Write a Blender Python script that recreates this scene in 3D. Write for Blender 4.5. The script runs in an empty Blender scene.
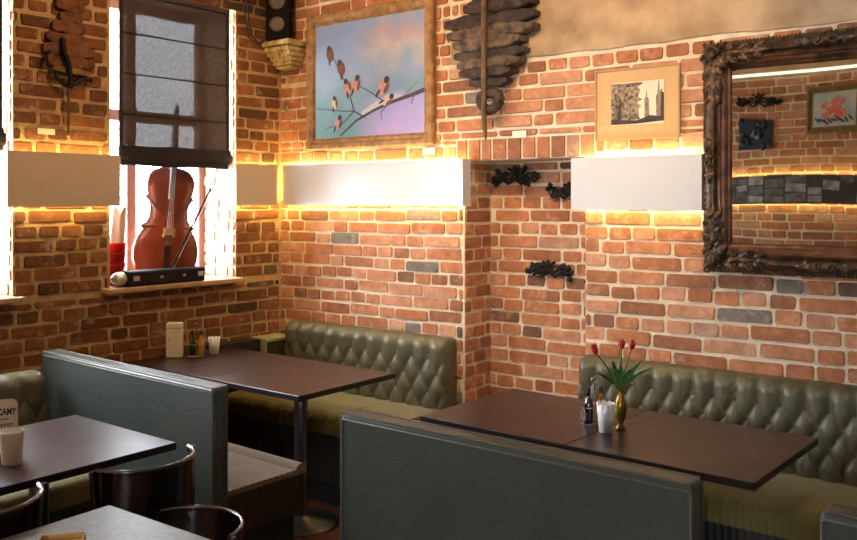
import bpy, math, random
from mathutils import Vector, Matrix, noise
R = math.radians
PI = math.pi
SC = bpy.context.scene
COL = SC.collection

# ------------------------------------------------------------------ camera
cd = bpy.data.cameras.new('camera'); cam = bpy.data.objects.new('camera', cd); COL.objects.link(cam)
cam.location = (0, 0, 1.70)
cam.rotation_euler = (R(90), 0, math.atan2(.615, .7885))
cd.sensor_width = 36; cd.lens = 36 * 880 / 857; cd.shift_y = -69 / 857
cd.clip_start = .05
SC.camera = cam
# ------------------------------------------------------------------ world
W = bpy.data.worlds.new('world'); SC.world = W; W.use_nodes = True
bg = W.node_tree.nodes['Background']; bg.inputs[0].default_value = (.86, .93, 1, 1); bg.inputs[1].default_value = 38.0
SC.view_settings.view_transform = 'Standard'; SC.view_settings.look = 'None'
SC.view_settings.gamma = 1; SC.view_settings.use_curve_mapping = False
SC.view_settings.exposure = 0.08

def area(name, loc, rot, sx, sy, power, color, portal=False, spread=180):
    l = bpy.data.lights.new(name, 'AREA'); l.shape = 'RECTANGLE'; l.size = sx; l.size_y = sy
    l.energy = power; l.color = color; l.spread = R(spread)
    if portal: l.cycles.is_portal = True
    o = bpy.data.objects.new(name, l); COL.objects.link(o); o.location = loc; o.rotation_euler = rot
    return o
def spot(name, loc, target, power, color, angle=70, blend=.8, size=.06):
    l = bpy.data.lights.new(name, 'SPOT'); l.energy = power; l.color = color
    l.spot_size = R(angle); l.spot_blend = blend; l.shadow_soft_size = size
    o = bpy.data.objects.new(name, l); COL.objects.link(o); o.location = loc
    o.rotation_euler = (Vector(target) - Vector(loc)).to_track_quat('-Z', 'Y').to_euler()
    return o
# daylight portals at the two side windows and an unseen window added behind the camera
area('portal_light', (-4.84, 3.295, 2.07), (0, R(-90), 0), 1.72, .9, 1, (1, 1, 1), True)
area('portal_light', (-4.84, 1.59, 2.07), (0, R(-90), 0), 1.72, 1.36, 1, (1, 1, 1), True)
area('portal_light', (1.3, -3.95, 1.9), (R(-90), 0, 0), 1.4, 1.4, 1, (1, 1, 1), True)
WARM = (1, .61, .28)
WARM2 = (1, .87, .72)
# ceiling spot lamps of the room; the last is an added daylight fill
spot('overhead_spot', (-1.7, 2.4, 3.3), (-2.3, 4.15, 2.4), 120, WARM, 80)
spot('overhead_spot', (-3.5, 2.5, 3.3), (-3.8, 4.15, 2.3), 88, WARM, 80)
spot('overhead_spot', (-3.0, 2.6, 3.3), (-4.52, 2.7, 1.7), 60, (1, .62, .27), 95)
spot('overhead_spot', (-.4, 2.2, 3.3), (-1.2, 4.15, 1.9), 75, WARM2, 75)
spot('overhead_spot', (-2.2, 1.6, 3.35), (-2.6, -.3, 2.0), 50, WARM, 100)
spot('overhead_spot', (-2.6, 2.2, 3.35), (-2.6, 4.15, 1.4), 98, WARM2, 62)  # added fill, stands in for window daylight on the mid wall

# ------------------------------------------------------------------ materials
def srgb(r, g, b):
    f = lambda c: (c / 12.92 if c <= .04045 else ((c + .055) / 1.055) ** 2.4)
    return (f(r / 255), f(g / 255), f(b / 255), 1)
def mat(name, col, rough=.5, metal=0, spec=.5, var=.0, vscale=8, bump=0, bscale=60, emit=None, estr=0, col2=None, coat=0, rvar=0, sheen=0):
    m = bpy.data.materials.new(name); m.use_nodes = True
    nt = m.node_tree; n = nt.nodes; L = nt.links
    b = n['Principled BSDF']
    b.inputs['Base Color'].default_value = col; b.inputs['Roughness'].default_value = rough
    b.inputs['Metallic'].default_value = metal; b.inputs['Specular IOR Level'].default_value = spec
    b.inputs['Coat Weight'].default_value = coat
    if sheen: b.inputs['Sheen Weight'].default_value = sheen
    if emit: b.inputs['Emission Color'].default_value = emit; b.inputs['Emission Strength'].default_value = estr
    tc = n.new('ShaderNodeTexCoord')
    if var or col2:
        nz = n.new('ShaderNodeTexNoise'); nz.inputs['Scale'].default_value = vscale; nz.inputs['Detail'].default_value = 6
        L.new(tc.outputs['Object'], nz.inputs['Vector'])
        mx = n.new('ShaderNodeMix'); mx.data_type = 'RGBA'
        mr = n.new('ShaderNodeMapRange'); mr.inputs['From Min'].default_value = .35; mr.inputs['From Max'].default_value = .65
        L.new(nz.outputs['Fac'], mr.inputs['Value']); L.new(mr.outputs['Result'], mx.inputs['Factor'])
        c2 = col2 if col2 else tuple(c * (1 - var) for c in col[:3]) + (1,)
        mx.inputs['A'].default_value = col; mx.inputs['B'].default_value = c2
        L.new(mx.outputs['Result'], b.inputs['Base Color'])
        if rvar:
            r2 = n.new('ShaderNodeMapRange'); r2.inputs['To Min'].default_value = rough - rvar; r2.inputs['To Max'].default_value = rough + rvar
            L.new(nz.outputs['Fac'], r2.inputs['Value']); L.new(r2.outputs['Result'], b.inputs['Roughness'])
    if bump:
        nb = n.new('ShaderNodeTexNoise'); nb.inputs['Scale'].default_value = bscale; nb.inputs['Detail'].default_value = 5
        L.new(tc.outputs['Object'], nb.inputs['Vector'])
        bp = n.new('ShaderNodeBump'); bp.inputs['Strength'].default_value = bump; bp.inputs['Distance'].default_value = .01
        L.new(nb.outputs['Fac'], bp.inputs['Height']); L.new(bp.outputs['Normal'], b.inputs['Normal'])
    return m

def brick_mat(name, stops, dark=1.0):
    m = bpy.data.materials.new(name); m.use_nodes = True
    nt = m.node_tree; n = nt.nodes; L = nt.links; b = n['Principled BSDF']
    b.inputs['Roughness'].default_value = .85; b.inputs['Specular IOR Level'].default_value = .3
    at = n.new('ShaderNodeAttribute'); at.attribute_name = 'tone'
    sp = n.new('ShaderNodeSeparateColor'); L.new(at.outputs['Color'], sp.inputs['Color'])
    cr = n.new('ShaderNodeValToRGB'); e = cr.color_ramp.elements
    while len(e) < len(stops): e.new(.5)
    for i, (p, c) in enumerate(stops): e[i].position = p; e[i].color = c
    L.new(sp.outputs['Red'], cr.inputs['Fac'])
    tc = n.new('ShaderNodeTexCoord')
    n1 = n.new('ShaderNodeTexNoise'); n1.inputs['Scale'].default_value = 18; n1.inputs['Detail'].default_value = 8; n1.inputs['Roughness'].default_value = .7
    L.new(tc.outputs['Object'], n1.inputs['Vector'])
    mr = n.new('ShaderNodeMapRange'); mr.inputs['From Min'].default_value = .3; mr.inputs['From Max'].default_value = .7
    mr.inputs['To Min'].default_value = .62; mr.inputs['To Max'].default_value = 1.25
    L.new(n1.outputs['Fac'], mr.inputs['Value'])
    hs = n.new('ShaderNodeHueSaturation'); L.new(cr.outputs['Color'], hs.inputs['Color']); L.new(mr.outputs['Result'], hs.inputs['Value'])
    # smears of old mortar over the brick faces
    n2 = n.new('ShaderNodeTexNoise'); n2.inputs['Scale'].default_value = 9; n2.inputs['Detail'].default_value = 10; n2.inputs['Roughness'].default_value = .75
    L.new(tc.outputs['Object'], n2.inputs['Vector'])
    m2 = n.new('ShaderNodeMapRange'); m2.inputs['From Min'].default_value = .56; m2.inputs['From Max'].default_value = .72; m2.inputs['To Max'].default_value = .6
    L.new(n2.outputs['Fac'], m2.inputs['Value'])
    mx = n.new('ShaderNodeMix'); mx.data_type = 'RGBA'; L.new(m2.outputs['Result'], mx.inputs['Factor'])
    L.new(hs.outputs['Color'], mx.inputs['A']); mx.inputs['B'].default_value = srgb(205, 180, 155)
    L.new(mx.outputs['Result'], b.inputs['Base Color'])
    nb = n.new('ShaderNodeTexNoise'); nb.inputs['Scale'].default_value = 70; nb.inputs['Detail'].default_value = 6
    L.new(tc.outputs['Object'], nb.inputs['Vector'])
    bp = n.new('ShaderNodeBump'); bp.inputs['Strength'].default_value = .6; bp.inputs['Distance'].default_value = .006
    L.new(nb.outputs['Fac'], bp.inputs['Height']); L.new(bp.outputs['Normal'], b.inputs['Normal'])
    return m

M = {}
M['brick'] = brick_mat('red_brick', [(0, srgb(98, 74, 60)), (.12, srgb(128, 90, 68)), (.3, srgb(152, 99, 70)), (.55, srgb(176, 114, 78)), (.8, srgb(190, 138, 106)), (.93, srgb(176, 134, 112)), (1, srgb(122, 112, 102))])
M['brickD'] = brick_mat('backlit_brick', [(0, srgb(66, 46, 34)), (.3, srgb(100, 62, 40)), (.6, srgb(126, 78, 48)), (.9, srgb(144, 94, 60)), (1, srgb(90, 72, 58))])  # darker copy of the brick, dimness of the backlit window wall in its colour
M['brickW'] = brick_mat('daylit_brick', [(0, srgb(140, 104, 94)), (.5, srgb(176, 138, 124)), (1, srgb(180, 164, 156))])  # paler copy for the window reveals, daylight glare put into the colour
M['mortar'] = mat('mortar', srgb(224, 210, 184), .95, var=.22, vscale=12, bump=.8, bscale=50)
M['mortarD'] = mat('backlit_mortar', srgb(190, 158, 118), .95, var=.3, vscale=12, bump=.8, bscale=50)  # darker, warmer mortar copy, the backlit wall's dim warm light in its colour
M['plaster'] = mat('rough_plaster', srgb(186, 160, 128), .95, col2=srgb(150, 124, 96), vscale=5, bump=.9, bscale=16)
M['floor'] = None
M['white'] = mat('white_gloss_panel', srgb(206, 208, 210), .30, var=.02, spec=.6)
M['cream'] = mat('cream_gloss_panel', srgb(206, 190, 168), .3, var=.02, spec=.4)
M['led'] = mat('led_tape', (1, .7, .2, 1), .5, emit=(1, .77, .28, 1), estr=40)
M['olive'] = mat('olive_green_leather', srgb(92, 88, 66), .40, var=.2, vscale=6, bump=.25, bscale=90, spec=.5)
M['button'] = mat('olive_button_leather', srgb(64, 62, 46), .4, var=.1, bump=.1)
M['seat'] = mat('olive_corduroy', srgb(120, 108, 50), .85, var=.2, vscale=7, bump=.3, bscale=160, sheen=.2)
M['bench_seat'] = mat('brown_corduroy', srgb(128, 108, 84), .8, var=.2, vscale=7, bump=.3, bscale=160, sheen=.2)
M['bench'] = mat('slate_green_leather', srgb(68, 75, 70), .38, var=.22, vscale=3, bump=.25, bscale=70, rvar=.08)
M['piping'] = mat('worn_piping', srgb(104, 100, 84), .5, var=.3, vscale=30, bump=.2)
M['dark_cord'] = mat('dark_fluted_leather', srgb(50, 46, 38), .5, var=.2)
M['led2'] = mat('corner_led_tape', (1, .7, .2, 1), .5, emit=(1, .74, .18, 1), estr=150)
M['base'] = mat('dark_plinth', srgb(30, 24, 20), .7, var=.2)
M['table'] = mat('dark_brown_laminate', srgb(50, 33, 34), .33, var=.18, vscale=10, spec=.7, bump=.04, bscale=30, rvar=.05)
M['tedge'] = mat('table_edge', srgb(34, 24, 24), .35, var=.2)
M['tableG'] = mat('grey_sheen_laminate', srgb(116, 114, 114), .36, var=.3, vscale=40, spec=.5, bump=.05, bscale=60)  # mottled grey laminate, base lightened to carry the window sheen
M['steel'] = mat('grey_steel', srgb(120, 124, 128), .35, metal=.85, var=.1)
M['chair'] = mat('black_lacquer', srgb(22, 17, 16), .22, var=.2, spec=.6)
M['chairrim'] = mat('polished_black_edge', srgb(34, 29, 28), .16, var=.2, spec=.9, coat=1)
M['frame_oak'] = mat('oak_frame', srgb(164, 124, 72), .55, col2=srgb(122, 86, 48), vscale=22, bump=.4, bscale=70)
M['mirrorframe'] = mat('antique_bronze_frame', srgb(96, 70, 46), .32, metal=.45, col2=srgb(38, 28, 20), vscale=22, bump=.7, bscale=45, spec=.6)
M['mirrorinner'] = mat('dark_red_brown_moulding', srgb(120, 76, 48), .34, metal=.2, col2=srgb(48, 30, 22), vscale=14, bump=.2)
M['iron'] = mat('black_cast_iron', srgb(26, 26, 28), .42, metal=.6, var=.3, bump=.3, bscale=90)
M['drift'] = mat('grey_driftwood', srgb(112, 92, 74), .85, col2=srgb(54, 42, 34), vscale=20, bump=.9, bscale=35)
M['driftD'] = mat('dark_driftwood', srgb(76, 60, 48), .85, col2=srgb(34, 27, 22), vscale=20, bump=.9, bscale=35)
M['driftpole'] = mat('brown_rod', srgb(112, 82, 50), .7, col2=srgb(70, 48, 28), vscale=25, bump=.6)
M['rustwood'] = mat('rusty_plank', srgb(122, 76, 50), .85, col2=srgb(70, 42, 30), vscale=18, bump=.8, bscale=40)
M['ochrewood'] = mat('ochre_plank', srgb(150, 112, 50), .8, col2=srgb(104, 72, 36), vscale=18, bump=.6)
M['card'] = mat('white_card', srgb(228, 222, 208), .7, var=.03)
M['mat_tan'] = mat('tan_mount', srgb(196, 160, 112), .8, var=.05)
M['thinframe'] = mat('pale_gold_frame', srgb(178, 144, 98), .5, var=.15)
M['sill'] = mat('pale_wood_sill', srgb(186, 156, 118), .5, var=.2, vscale=14, bump=.1)
M['winframe'] = mat('window_frame_wood', srgb(150, 112, 96), .5, var=.1)
M['winframeW'] = mat('window_frame_dark', srgb(96, 72, 60), .5, var=.1)
M['red'] = mat('red_plastic', srgb(200, 34, 32), .45, var=.15)
M['paperwhite'] = mat('thin_white_paper', srgb(214, 190, 174), .8, var=.05)
M['whitepl'] = mat('white_ceramic', srgb(240, 238, 236), .6, var=.03)
M['case'] = mat('black_case', srgb(20, 20, 24), .6, var=.2, bump=.2, spec=.3)
M['silver'] = mat('silver_metal', srgb(190, 190, 192), .3, metal=.8, var=.1)
M['cello'] = mat('red_brown_varnish', srgb(146, 68, 36), .26, col2=srgb(98, 42, 26), vscale=5, spec=.6, coat=.4)
M['cellodark'] = mat('dark_varnish_edge', srgb(70, 34, 22), .35, var=.3)
M['ebony'] = mat('ebony', srgb(40, 32, 32), .35, var=.2)
M['greyebony'] = mat('worn_grey_fingerboard', srgb(128, 122, 122), .4, var=.2)
M['bowwood'] = mat('bow_wood', srgb(46, 26, 18), .7, spec=.1, var=.2)
M['hair'] = mat('bow_hair', srgb(210, 200, 180), .6, var=.1)
M['stone'] = mat('corbel_stucco', srgb(196, 172, 120), .8, col2=srgb(150, 124, 78), vscale=16, bump=.5, bscale=50)
M['black'] = mat('speaker_black', srgb(20, 16, 14), .85, var=.2, spec=.15)
M['cone'] = mat('speaker_cone', srgb(84, 66, 58), .55, var=.2)
M['green'] = mat('tulip_green', srgb(66, 118, 48), .5, col2=srgb(40, 88, 36), vscale=30)
M['tulip'] = mat('tulip_red', srgb(206, 42, 36), .5, col2=srgb(170, 24, 26), vscale=40)
M['brass'] = mat('aged_brass', srgb(150, 122, 56), .28, metal=.85, var=.3, vscale=20)
M['oil'] = mat('amber_oil', srgb(190, 130, 20), .15, var=.2, spec=.8, coat=.5)
M['darkglass'] = mat('dark_vinegar_glass', srgb(32, 22, 14), .1, var=.2, spec=.8, coat=.5)
M['stopper'] = mat('bottle_stopper', srgb(36, 34, 34), .3, var=.1)
M['chrome'] = mat('chrome_wire', srgb(205, 205, 208), .18, metal=1, var=.05)
M['kraft'] = mat('kraft_paper', srgb(186, 146, 84), .8, var=.15, vscale=20)
M['ink'] = mat('black_print', srgb(34, 30, 30), .8, var=.1)
M['inkgrey'] = mat('grey_print', srgb(120, 116, 112), .8, var=.1)
M['ceil'] = mat('ceiling_paint', srgb(190, 178, 160), .9, var=.05)
M['sidewall'] = mat('side_wall_paint', srgb(150, 120, 92), .9, var=.1)
M['litgreen'] = mat('lit_green_leather', srgb(168, 166, 128), .5, var=.15, bump=.1)  # paler copy of the arm block leather, light painted on top and front
M['darkgreen'] = mat('dark_green_leather', srgb(64, 66, 42), .5, var=.2, bump=.1)

def translucent(m, col, f=.5):
    nt = m.node_tree; n = nt.nodes; L = nt.links; o = n['Material Output']; b = n['Principled BSDF']
    t = n.new('ShaderNodeBsdfTranslucent'); t.inputs[0].default_value = col; mx = n.new('ShaderNodeMixShader'); mx.inputs[0].default_value = f
    L.new(b.outputs[0], mx.inputs[1]); L.new(t.outputs[0], mx.inputs[2]); L.new(mx.outputs[0], o.inputs[0])
translucent(M['red'], srgb(235, 60, 50))
def glass_mat():
    m = bpy.data.materials.new('window_glass'); m.use_nodes = True; nt = m.node_tree; n = nt.nodes; L = nt.links
    for x in list(n): n.remove(x)
    o = n.new('ShaderNodeOutputMaterial'); mx = n.new('ShaderNodeMixShader'); t = n.new('ShaderNodeBsdfTransparent'); g = n.new('ShaderNodeBsdfGlossy')
    g.inputs['Roughness'].default_value = .02; mx.inputs[0].default_value = .06
    L.new(t.outputs[0], mx.inputs[1]); L.new(g.outputs[0], mx.inputs[2]); L.new(mx.outputs[0], o.inputs[0]); return m
M['glass'] = glass_mat()
def mirror_mat():
    m = bpy.data.materials.new('mirror_glass'); m.use_nodes = True; nt = m.node_tree; n = nt.nodes; L = nt.links
    b = n['Principled BSDF']; b.inputs['Metallic'].default_value = 1; b.inputs['Roughness'].default_value = .015
    b.inputs['Base Color'].default_value = (.50, .50, .45, 1)
    tc = n.new('ShaderNodeTexCoord'); nz = n.new('ShaderNodeTexNoise'); nz.inputs['Scale'].default_value = 2.2; nz.inputs['Detail'].default_value = 0
    L.new(tc.outputs['Object'], nz.inputs['Vector'])
    bp = n.new('ShaderNodeBump'); bp.inputs['Strength'].default_value = .12; bp.inputs['Distance'].default_value = .01
    L.new(nz.outputs['Fac'], bp.inputs['Height']); L.new(bp.outputs['Normal'], b.inputs['Normal']); return m
M['mirror'] = mirror_mat()
def blind_mat():
    m = bpy.data.materials.new('woven_blind'); m.use_nodes = True; nt = m.node_tree; n = nt.nodes; L = nt.links
    b = n['Principled BSDF']; b.inputs['Roughness'].default_value = .9
    o = n['Material Output']
    tc = n.new('ShaderNodeTexCoord'); mp = n.new('ShaderNodeMapping'); mp.inputs['Scale'].default_value = (60, 60, 260)
    nz = n.new('ShaderNodeTexNoise'); nz.inputs['Scale'].default_value = 1; nz.inputs['Detail'].default_value = 4
    L.new(tc.outputs['Object'], mp.inputs[0]); L.new(mp.outputs[0], nz.inputs['Vector'])
    mp2 = n.new('ShaderNodeMapping'); mp2.inputs['Scale'].default_value = (260, 260, 50)
    nz2 = n.new('ShaderNodeTexNoise'); nz2.inputs['Scale'].default_value = 1; nz2.inputs['Detail'].default_value = 4
    L.new(tc.outputs['Object'], mp2.inputs[0]); L.new(mp2.outputs[0], nz2.inputs['Vector'])
    ad = n.new('ShaderNodeMath'); ad.operation = 'ADD'; L.new(nz.outputs['Fac'], ad.inputs[0]); L.new(nz2.outputs['Fac'], ad.inputs[1])
    mr = n.new('ShaderNodeMapRange'); mr.inputs['From Min'].default_value = .8; mr.inputs['From Max'].default_value = 1.2
    mr.inputs['To Min'].default_value = .004; mr.inputs['To Max'].default_value = .012
    L.new(ad.outputs[0], mr.inputs['Value'])
    cr = n.new('ShaderNodeMix'); cr.data_type = 'RGBA'; cr.inputs['A'].default_value = srgb(56, 47, 48); cr.inputs['B'].default_value = srgb(82, 71, 71)
    mr2 = n.new('ShaderNodeMapRange'); mr2.inputs['From Min'].default_value = .8; mr2.inputs['From Max'].default_value = 1.2
    L.new(ad.outputs[0], mr2.inputs['Value']); L.new(mr2.outputs['Result'], cr.inputs['Factor']); L.new(cr.outputs['Result'], b.inputs['Base Color'])
    t = n.new('ShaderNodeBsdfTransparent'); mx = n.new('ShaderNodeMixShader')
    L.new(mr.outputs['Result'], mx.inputs[0]); L.new(b.outputs[0], mx.inputs[1]); L.new(t.outputs[0], mx.inputs[2])
    L.new(mx.outputs[0], o.inputs[0]); return m
M['blind'] = blind_mat()
M['blindroll'] = mat('blind_rolled_fabric', srgb(44, 38, 40), .9, var=.3, vscale=40, bump=.4, bscale=200)

def floor_mat():
    m = bpy.data.materials.new('brown_floor_tiles'); m.use_nodes = True; nt = m.node_tree; n = nt.nodes; L = nt.links
    b = n['Principled BSDF']; b.inputs['Roughness'].default_value = .35
    tc = n.new('ShaderNodeTexCoord'); br = n.new('ShaderNodeTexBrick'); br.offset = 0
    br.inputs['Scale'].default_value = 1; br.inputs['Brick Width'].default_value = .3; br.inputs['Row Height'].default_value = .3; br.inputs['Mortar Size'].default_value = .005
    br.inputs['Color1'].default_value = srgb(128, 66, 40); br.inputs['Color2'].default_value = srgb(104, 54, 34); br.inputs['Mortar'].default_value = srgb(60, 44, 34)
    L.new(tc.outputs['Object'], br.inputs['Vector']); L.new(br.outputs['Color'], b.inputs['Base Color']); return m
M['floor'] = floor_mat()

def sky_painting_mat():
    m = bpy.data.materials.new('painted_sky'); m.use_nodes = True; nt = m.node_tree; n = nt.nodes; L = nt.links
    b = n['Principled BSDF']; b.inputs['Roughness'].default_value = .35
    tc = n.new('ShaderNodeTexCoord'); sp = n.new('ShaderNodeSeparateXYZ'); L.new(tc.outputs['Object'], sp.inputs[0])
    nz = n.new('ShaderNodeTexNoise'); nz.inputs['Scale'].default_value = 5.5; nz.inputs['Detail'].default_value = 4; L.new(tc.outputs['Object'], nz.inputs['Vector'])
    def ramp(src, lo, hi, stops, wob=.22):
        a = n.new('ShaderNodeMath'); a.operation = 'MULTIPLY_ADD'; L.new(nz.outputs['Fac'], a.inputs[0]); a.inputs[1].default_value = wob * 2; L.new(src, a.inputs[2])
        r = n.new('ShaderNodeMapRange'); r.inputs['From Min'].default_value = lo + wob; r.inputs['From Max'].default_value = hi + wob; L.new(a.outputs[0], r.inputs['Value'])
        c = n.new('ShaderNodeValToRGB'); e = c.color_ramp.elements
        while len(e) < len(stops): e.new(.5)
        for i, (p, k) in enumerate(stops): e[i].position = p; e[i].color = k
        L.new(r.outputs[0], c.inputs[0]); return c.outputs[0]
    left = ramp(sp.outputs['Z'], .08, .8, [(0, srgb(96, 150, 160)), (.25, srgb(108, 156, 174)), (.5, srgb(142, 168, 204)), (1, srgb(126, 148, 194))])
    right = ramp(sp.outputs['Z'], .08, .8, [(0, srgb(176, 158, 206)), (.26, srgb(150, 154, 212)), (.36, srgb(118, 148, 172)), (.6, srgb(134, 156, 188)), (.74, srgb(176, 172, 176)), (.85, srgb(168, 152, 164)), (1, srgb(128, 152, 190))])
    r = n.new('ShaderNodeMapRange'); r.inputs['From Min'].default_value = -.15; r.inputs['From Max'].default_value = .1; L.new(sp.outputs['X'], r.inputs['Value'])
    mx = n.new('ShaderNodeMix'); mx.data_type = 'RGBA'; L.new(r.outputs[0], mx.inputs['Factor']); L.new(left, mx.inputs['A']); L.new(right, mx.inputs['B'])
    L.new(mx.outputs['Result'], b.inputs['Base Color']); return m
M['sky'] = sky_painting_mat()
M['p_branch'] = mat('painted_branch', srgb(72, 66, 66), .5, var=.3, vscale=30)
M['p_snow'] = mat('painted_snow', srgb(190, 190, 200), .5, var=.1)
M['p_breast'] = mat('painted_bird_breast', srgb(196, 148, 138), .5, var=.25, vscale=30)
M['p_pale'] = mat('painted_bird_pale', srgb(206, 184, 172), .5, var=.2, vscale=30)
M['p_head'] = mat('painted_bird_head', srgb(58, 42, 44), .5, var=.2)
M['p_brown'] = mat('painted_bird_brown', srgb(120, 74, 60), .5, var=.3, vscale=40)
M['p_green'] = mat('painted_leaf', srgb(110, 130, 96), .5, var=.2)
M['ph_sky'] = mat('photo_sky', srgb(222, 208, 184), .4, var=.05)
M['ph_tree'] = mat('photo_foliage', srgb(168, 146, 118), .4, col2=srgb(58, 46, 40), vscale=55)
M['ph_tower'] = mat('photo_tower', srgb(150, 134, 112), .4, col2=srgb(110, 96, 80), vscale=60)
M['ph_dark'] = mat('photo_dark', srgb(64, 54, 50), .4, var=.4, vscale=60)
M['fl_pink'] = mat('painted_pink_flowers', srgb(226, 130, 110), .5, col2=srgb(206, 90, 90), vscale=30)
M['fl_bg'] = mat('painted_pale_background', srgb(206, 196, 176), .5, col2=srgb(150, 176, 190), vscale=7)
M['fl_leaf'] = mat('painted_blue_leaf', srgb(44, 76, 104), .5, var=.3, vscale=20)
M['olivewood'] = mat('olive_gold_frame', srgb(120, 98, 56), .5, var=.3, vscale=20, bump=.2)
M['colA'] = mat('collage_grey', srgb(120, 120, 122), .4, col2=srgb(70, 70, 74), vscale=12)
M['colB'] = mat('collage_dark', srgb(64, 64, 68), .4, var=.4, vscale=18)
M['colC'] = mat('collage_pale', srgb(176, 176, 176), .4, col2=srgb(110, 110, 114), vscale=14)
M['tube'] = mat('light_tube', (1, .95, .85, 1), .4, emit=(1, .93, .75, 1), estr=2.2)
M['bluedark'] = mat('dark_blue_glaze', srgb(36, 48, 70), .35, var=.5, vscale=14, bump=.3)

# ------------------------------------------------------------------ mesh builder
class MB:
    def __init__(s): s.v = []; s.f = []; s.m = []; s.s = []; s.t = []
    def add(s, vs, fs, m=0, sm=False, tone=(0, 0, 0)):
        b = len(s.v); s.v += [tuple(p) for p in vs]
        for f in fs: s.f.append([b + i for i in f]); s.m.append(m); s.s.append(sm); s.t.append(tone)
    def box(s, x0, x1, y0, y1, z0, z1, m=0):
        if x0 > x1: x0, x1 = x1, x0
        if y0 > y1: y0, y1 = y1, y0
        if z0 > z1: z0, z1 = z1, z0
        s.add([(x0, y0, z0), (x1, y0, z0), (x1, y1, z0), (x0, y1, z0), (x0, y0, z1), (x1, y0, z1), (x1, y1, z1), (x0, y1, z1)],
              [(0, 3, 2, 1), (4, 5, 6, 7), (0, 1, 5, 4), (1, 2, 6, 5), (2, 3, 7, 6), (3, 0, 4, 7)], m)
    def tube(s, pts, r, seg=10, m=0, cap=True):
        pts = [Vector(p) for p in pts]; n = len(pts)
        rs = r if isinstance(r, (list, tuple)) else [r] * n
        vs = []; ref = None
        for i, p in enumerate(pts):
            d = (pts[min(i + 1, n - 1)] - pts[max(i - 1, 0)]).normalized()
            if ref is None:
                a = Vector((0, 0, 1)) if abs(d.z) < .9 else Vector((1, 0, 0)); ref = d.cross(a).normalized()
            else: ref = (ref - d * ref.dot(d)).normalized()
            o = d.cross(ref)
            for k in range(seg):
                t = 2 * PI * k / seg; vs.append(p + (ref * math.cos(t) + o * math.sin(t)) * rs[i])
        fs = []
        for i in range(n - 1):
            for k in range(seg):
                a = i * seg + k; b = i * seg + (k + 1) % seg; fs.append((a, b, b + seg, a + seg))
        s.add(vs, fs, m, True)
        if cap: s.add(vs[:seg], [tuple(range(seg))[::-1]], m); s.add(vs[-seg:], [tuple(range(seg))], m)
    def lathe(s, prof, c=(0, 0, 0), seg=24, m=0, sm=True):
        vs = []; fs = []; n = len(prof)
        for r, z in prof:
            for k in range(seg):
                t = 2 * PI * k / seg; vs.append((c[0] + r * math.cos(t), c[1] + r * math.sin(t), c[2] + z))
        for i in range(n - 1):
            for k in range(seg):
                a = i * seg + k; b = i * seg + (k + 1) % seg; fs.append((a, b, b + seg, a + seg))
        s.add(vs, fs, m, sm)
        if prof[0][0] > 1e-4: s.add(vs[:seg], [tuple(range(seg))[::-1]], m)
        if prof[-1][0] > 1e-4: s.add(vs[-seg:], [tuple(range(seg))], m)
    def ball(s, c, rx, ry=None, rz=None, m=0, seg=12, rings=8, rot=None):
        ry = ry or rx; rz = rz or rx; vs = []; fs = []
        for i in range(rings + 1):
            a = PI * i / rings
            for k in range(seg):
                t = 2 * PI * k / seg
                p = Vector((rx * math.sin(a) * math.cos(t), ry * math.sin(a) * math.sin(t), rz * math.cos(a)))
                if rot: p = rot @ p
                vs.append(p + Vector(c))
        for i in range(rings):
            for k in range(seg):
                a = i * seg + k; b = i * seg + (k + 1) % seg; fs.append((a, a + seg, b + seg, b))
        s.add(vs, fs, m, True)
    def grid(s, fn, nu, nv, m=0, sm=True, flip=False):
        vs = [fn(i / nu, j / nv) for j in range(nv + 1) for i in range(nu + 1)]; fs = []
        for j in range(nv):
            for i in range(nu):
                a = j * (nu + 1) + i; q = (a, a + 1, a + nu + 2, a + nu + 1); fs.append(q[::-1] if flip else q)
        s.add(vs, fs, m, sm)
    def prism(s, poly, fn, m=0, ms=None):   # fn(u, v, k) -> 3D, k = 0 front / 1 back
        n = len(poly); a = [fn(u, v, 0) for u, v in poly]; b = [fn(u, v, 1) for u, v in poly]
        s.add(a + b, [tuple(range(n)), tuple(range(2 * n - 1, n - 1, -1))], m)
        s.add(a + b, [(i, i + n, (i + 1) % n + n, (i + 1) % n) for i in range(n)], m if ms is None else ms)
    def build(s, name, mats, parent=None, loc=None, bevel=0, subsurf=0, tone=False):
        me = bpy.data.meshes.new(name); me.from_pydata(s.v, [], s.f)
        if not isinstance(mats, (list, tuple)): mats = [mats]
        for x in mats: me.materials.append(x)
        me.polygons.foreach_set('material_index', s.m); me.polygons.foreach_set('use_smooth', s.s)
        if tone:
            at = me.color_attributes.new('tone', 'FLOAT_COLOR', 'CORNER'); d = []
            for p, t in zip(me.polygons, s.t): d += list(t + (1,)) * p.loop_total
            at.data.foreach_set('color', d)
        me.update()
        o = bpy.data.objects.new(name, me); COL.objects.link(o)
        if parent: o.parent = parent
        if loc: o.location = loc
        if bevel:
            b = o.modifiers.new('bevel', 'BEVEL'); b.width = bevel; b.segments = 2; b.limit_method = 'ANGLE'; b.harden_normals = False
        if subsurf: q = o.modifiers.new('sub', 'SUBSURF'); q.levels = subsurf; q.render_levels = subsurf
        return o
def tag(o, label, cat, group=None):
    o['label'] = label; o['category'] = cat
    if group: o['group'] = group
    return o
def thing(name, label, cat, loc=(0, 0, 0), rz=0, group=None):
    o = bpy.data.objects.new(name, None); COL.objects.link(o); o.location = loc; o.rotation_euler = (0, 0, rz)
    o.empty_display_size = .1
    return tag(o, label, cat, group)
def struct(o): o['kind'] = 'structure'; return o
def copy_tree(o, parent=None, keep=True):
    c = o.copy(); COL.objects.link(c)
    if parent: c.parent = parent
    for ch in [q for q in bpy.data.objects if q.parent == o]: copy_tree(ch, c)
    return c
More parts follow.
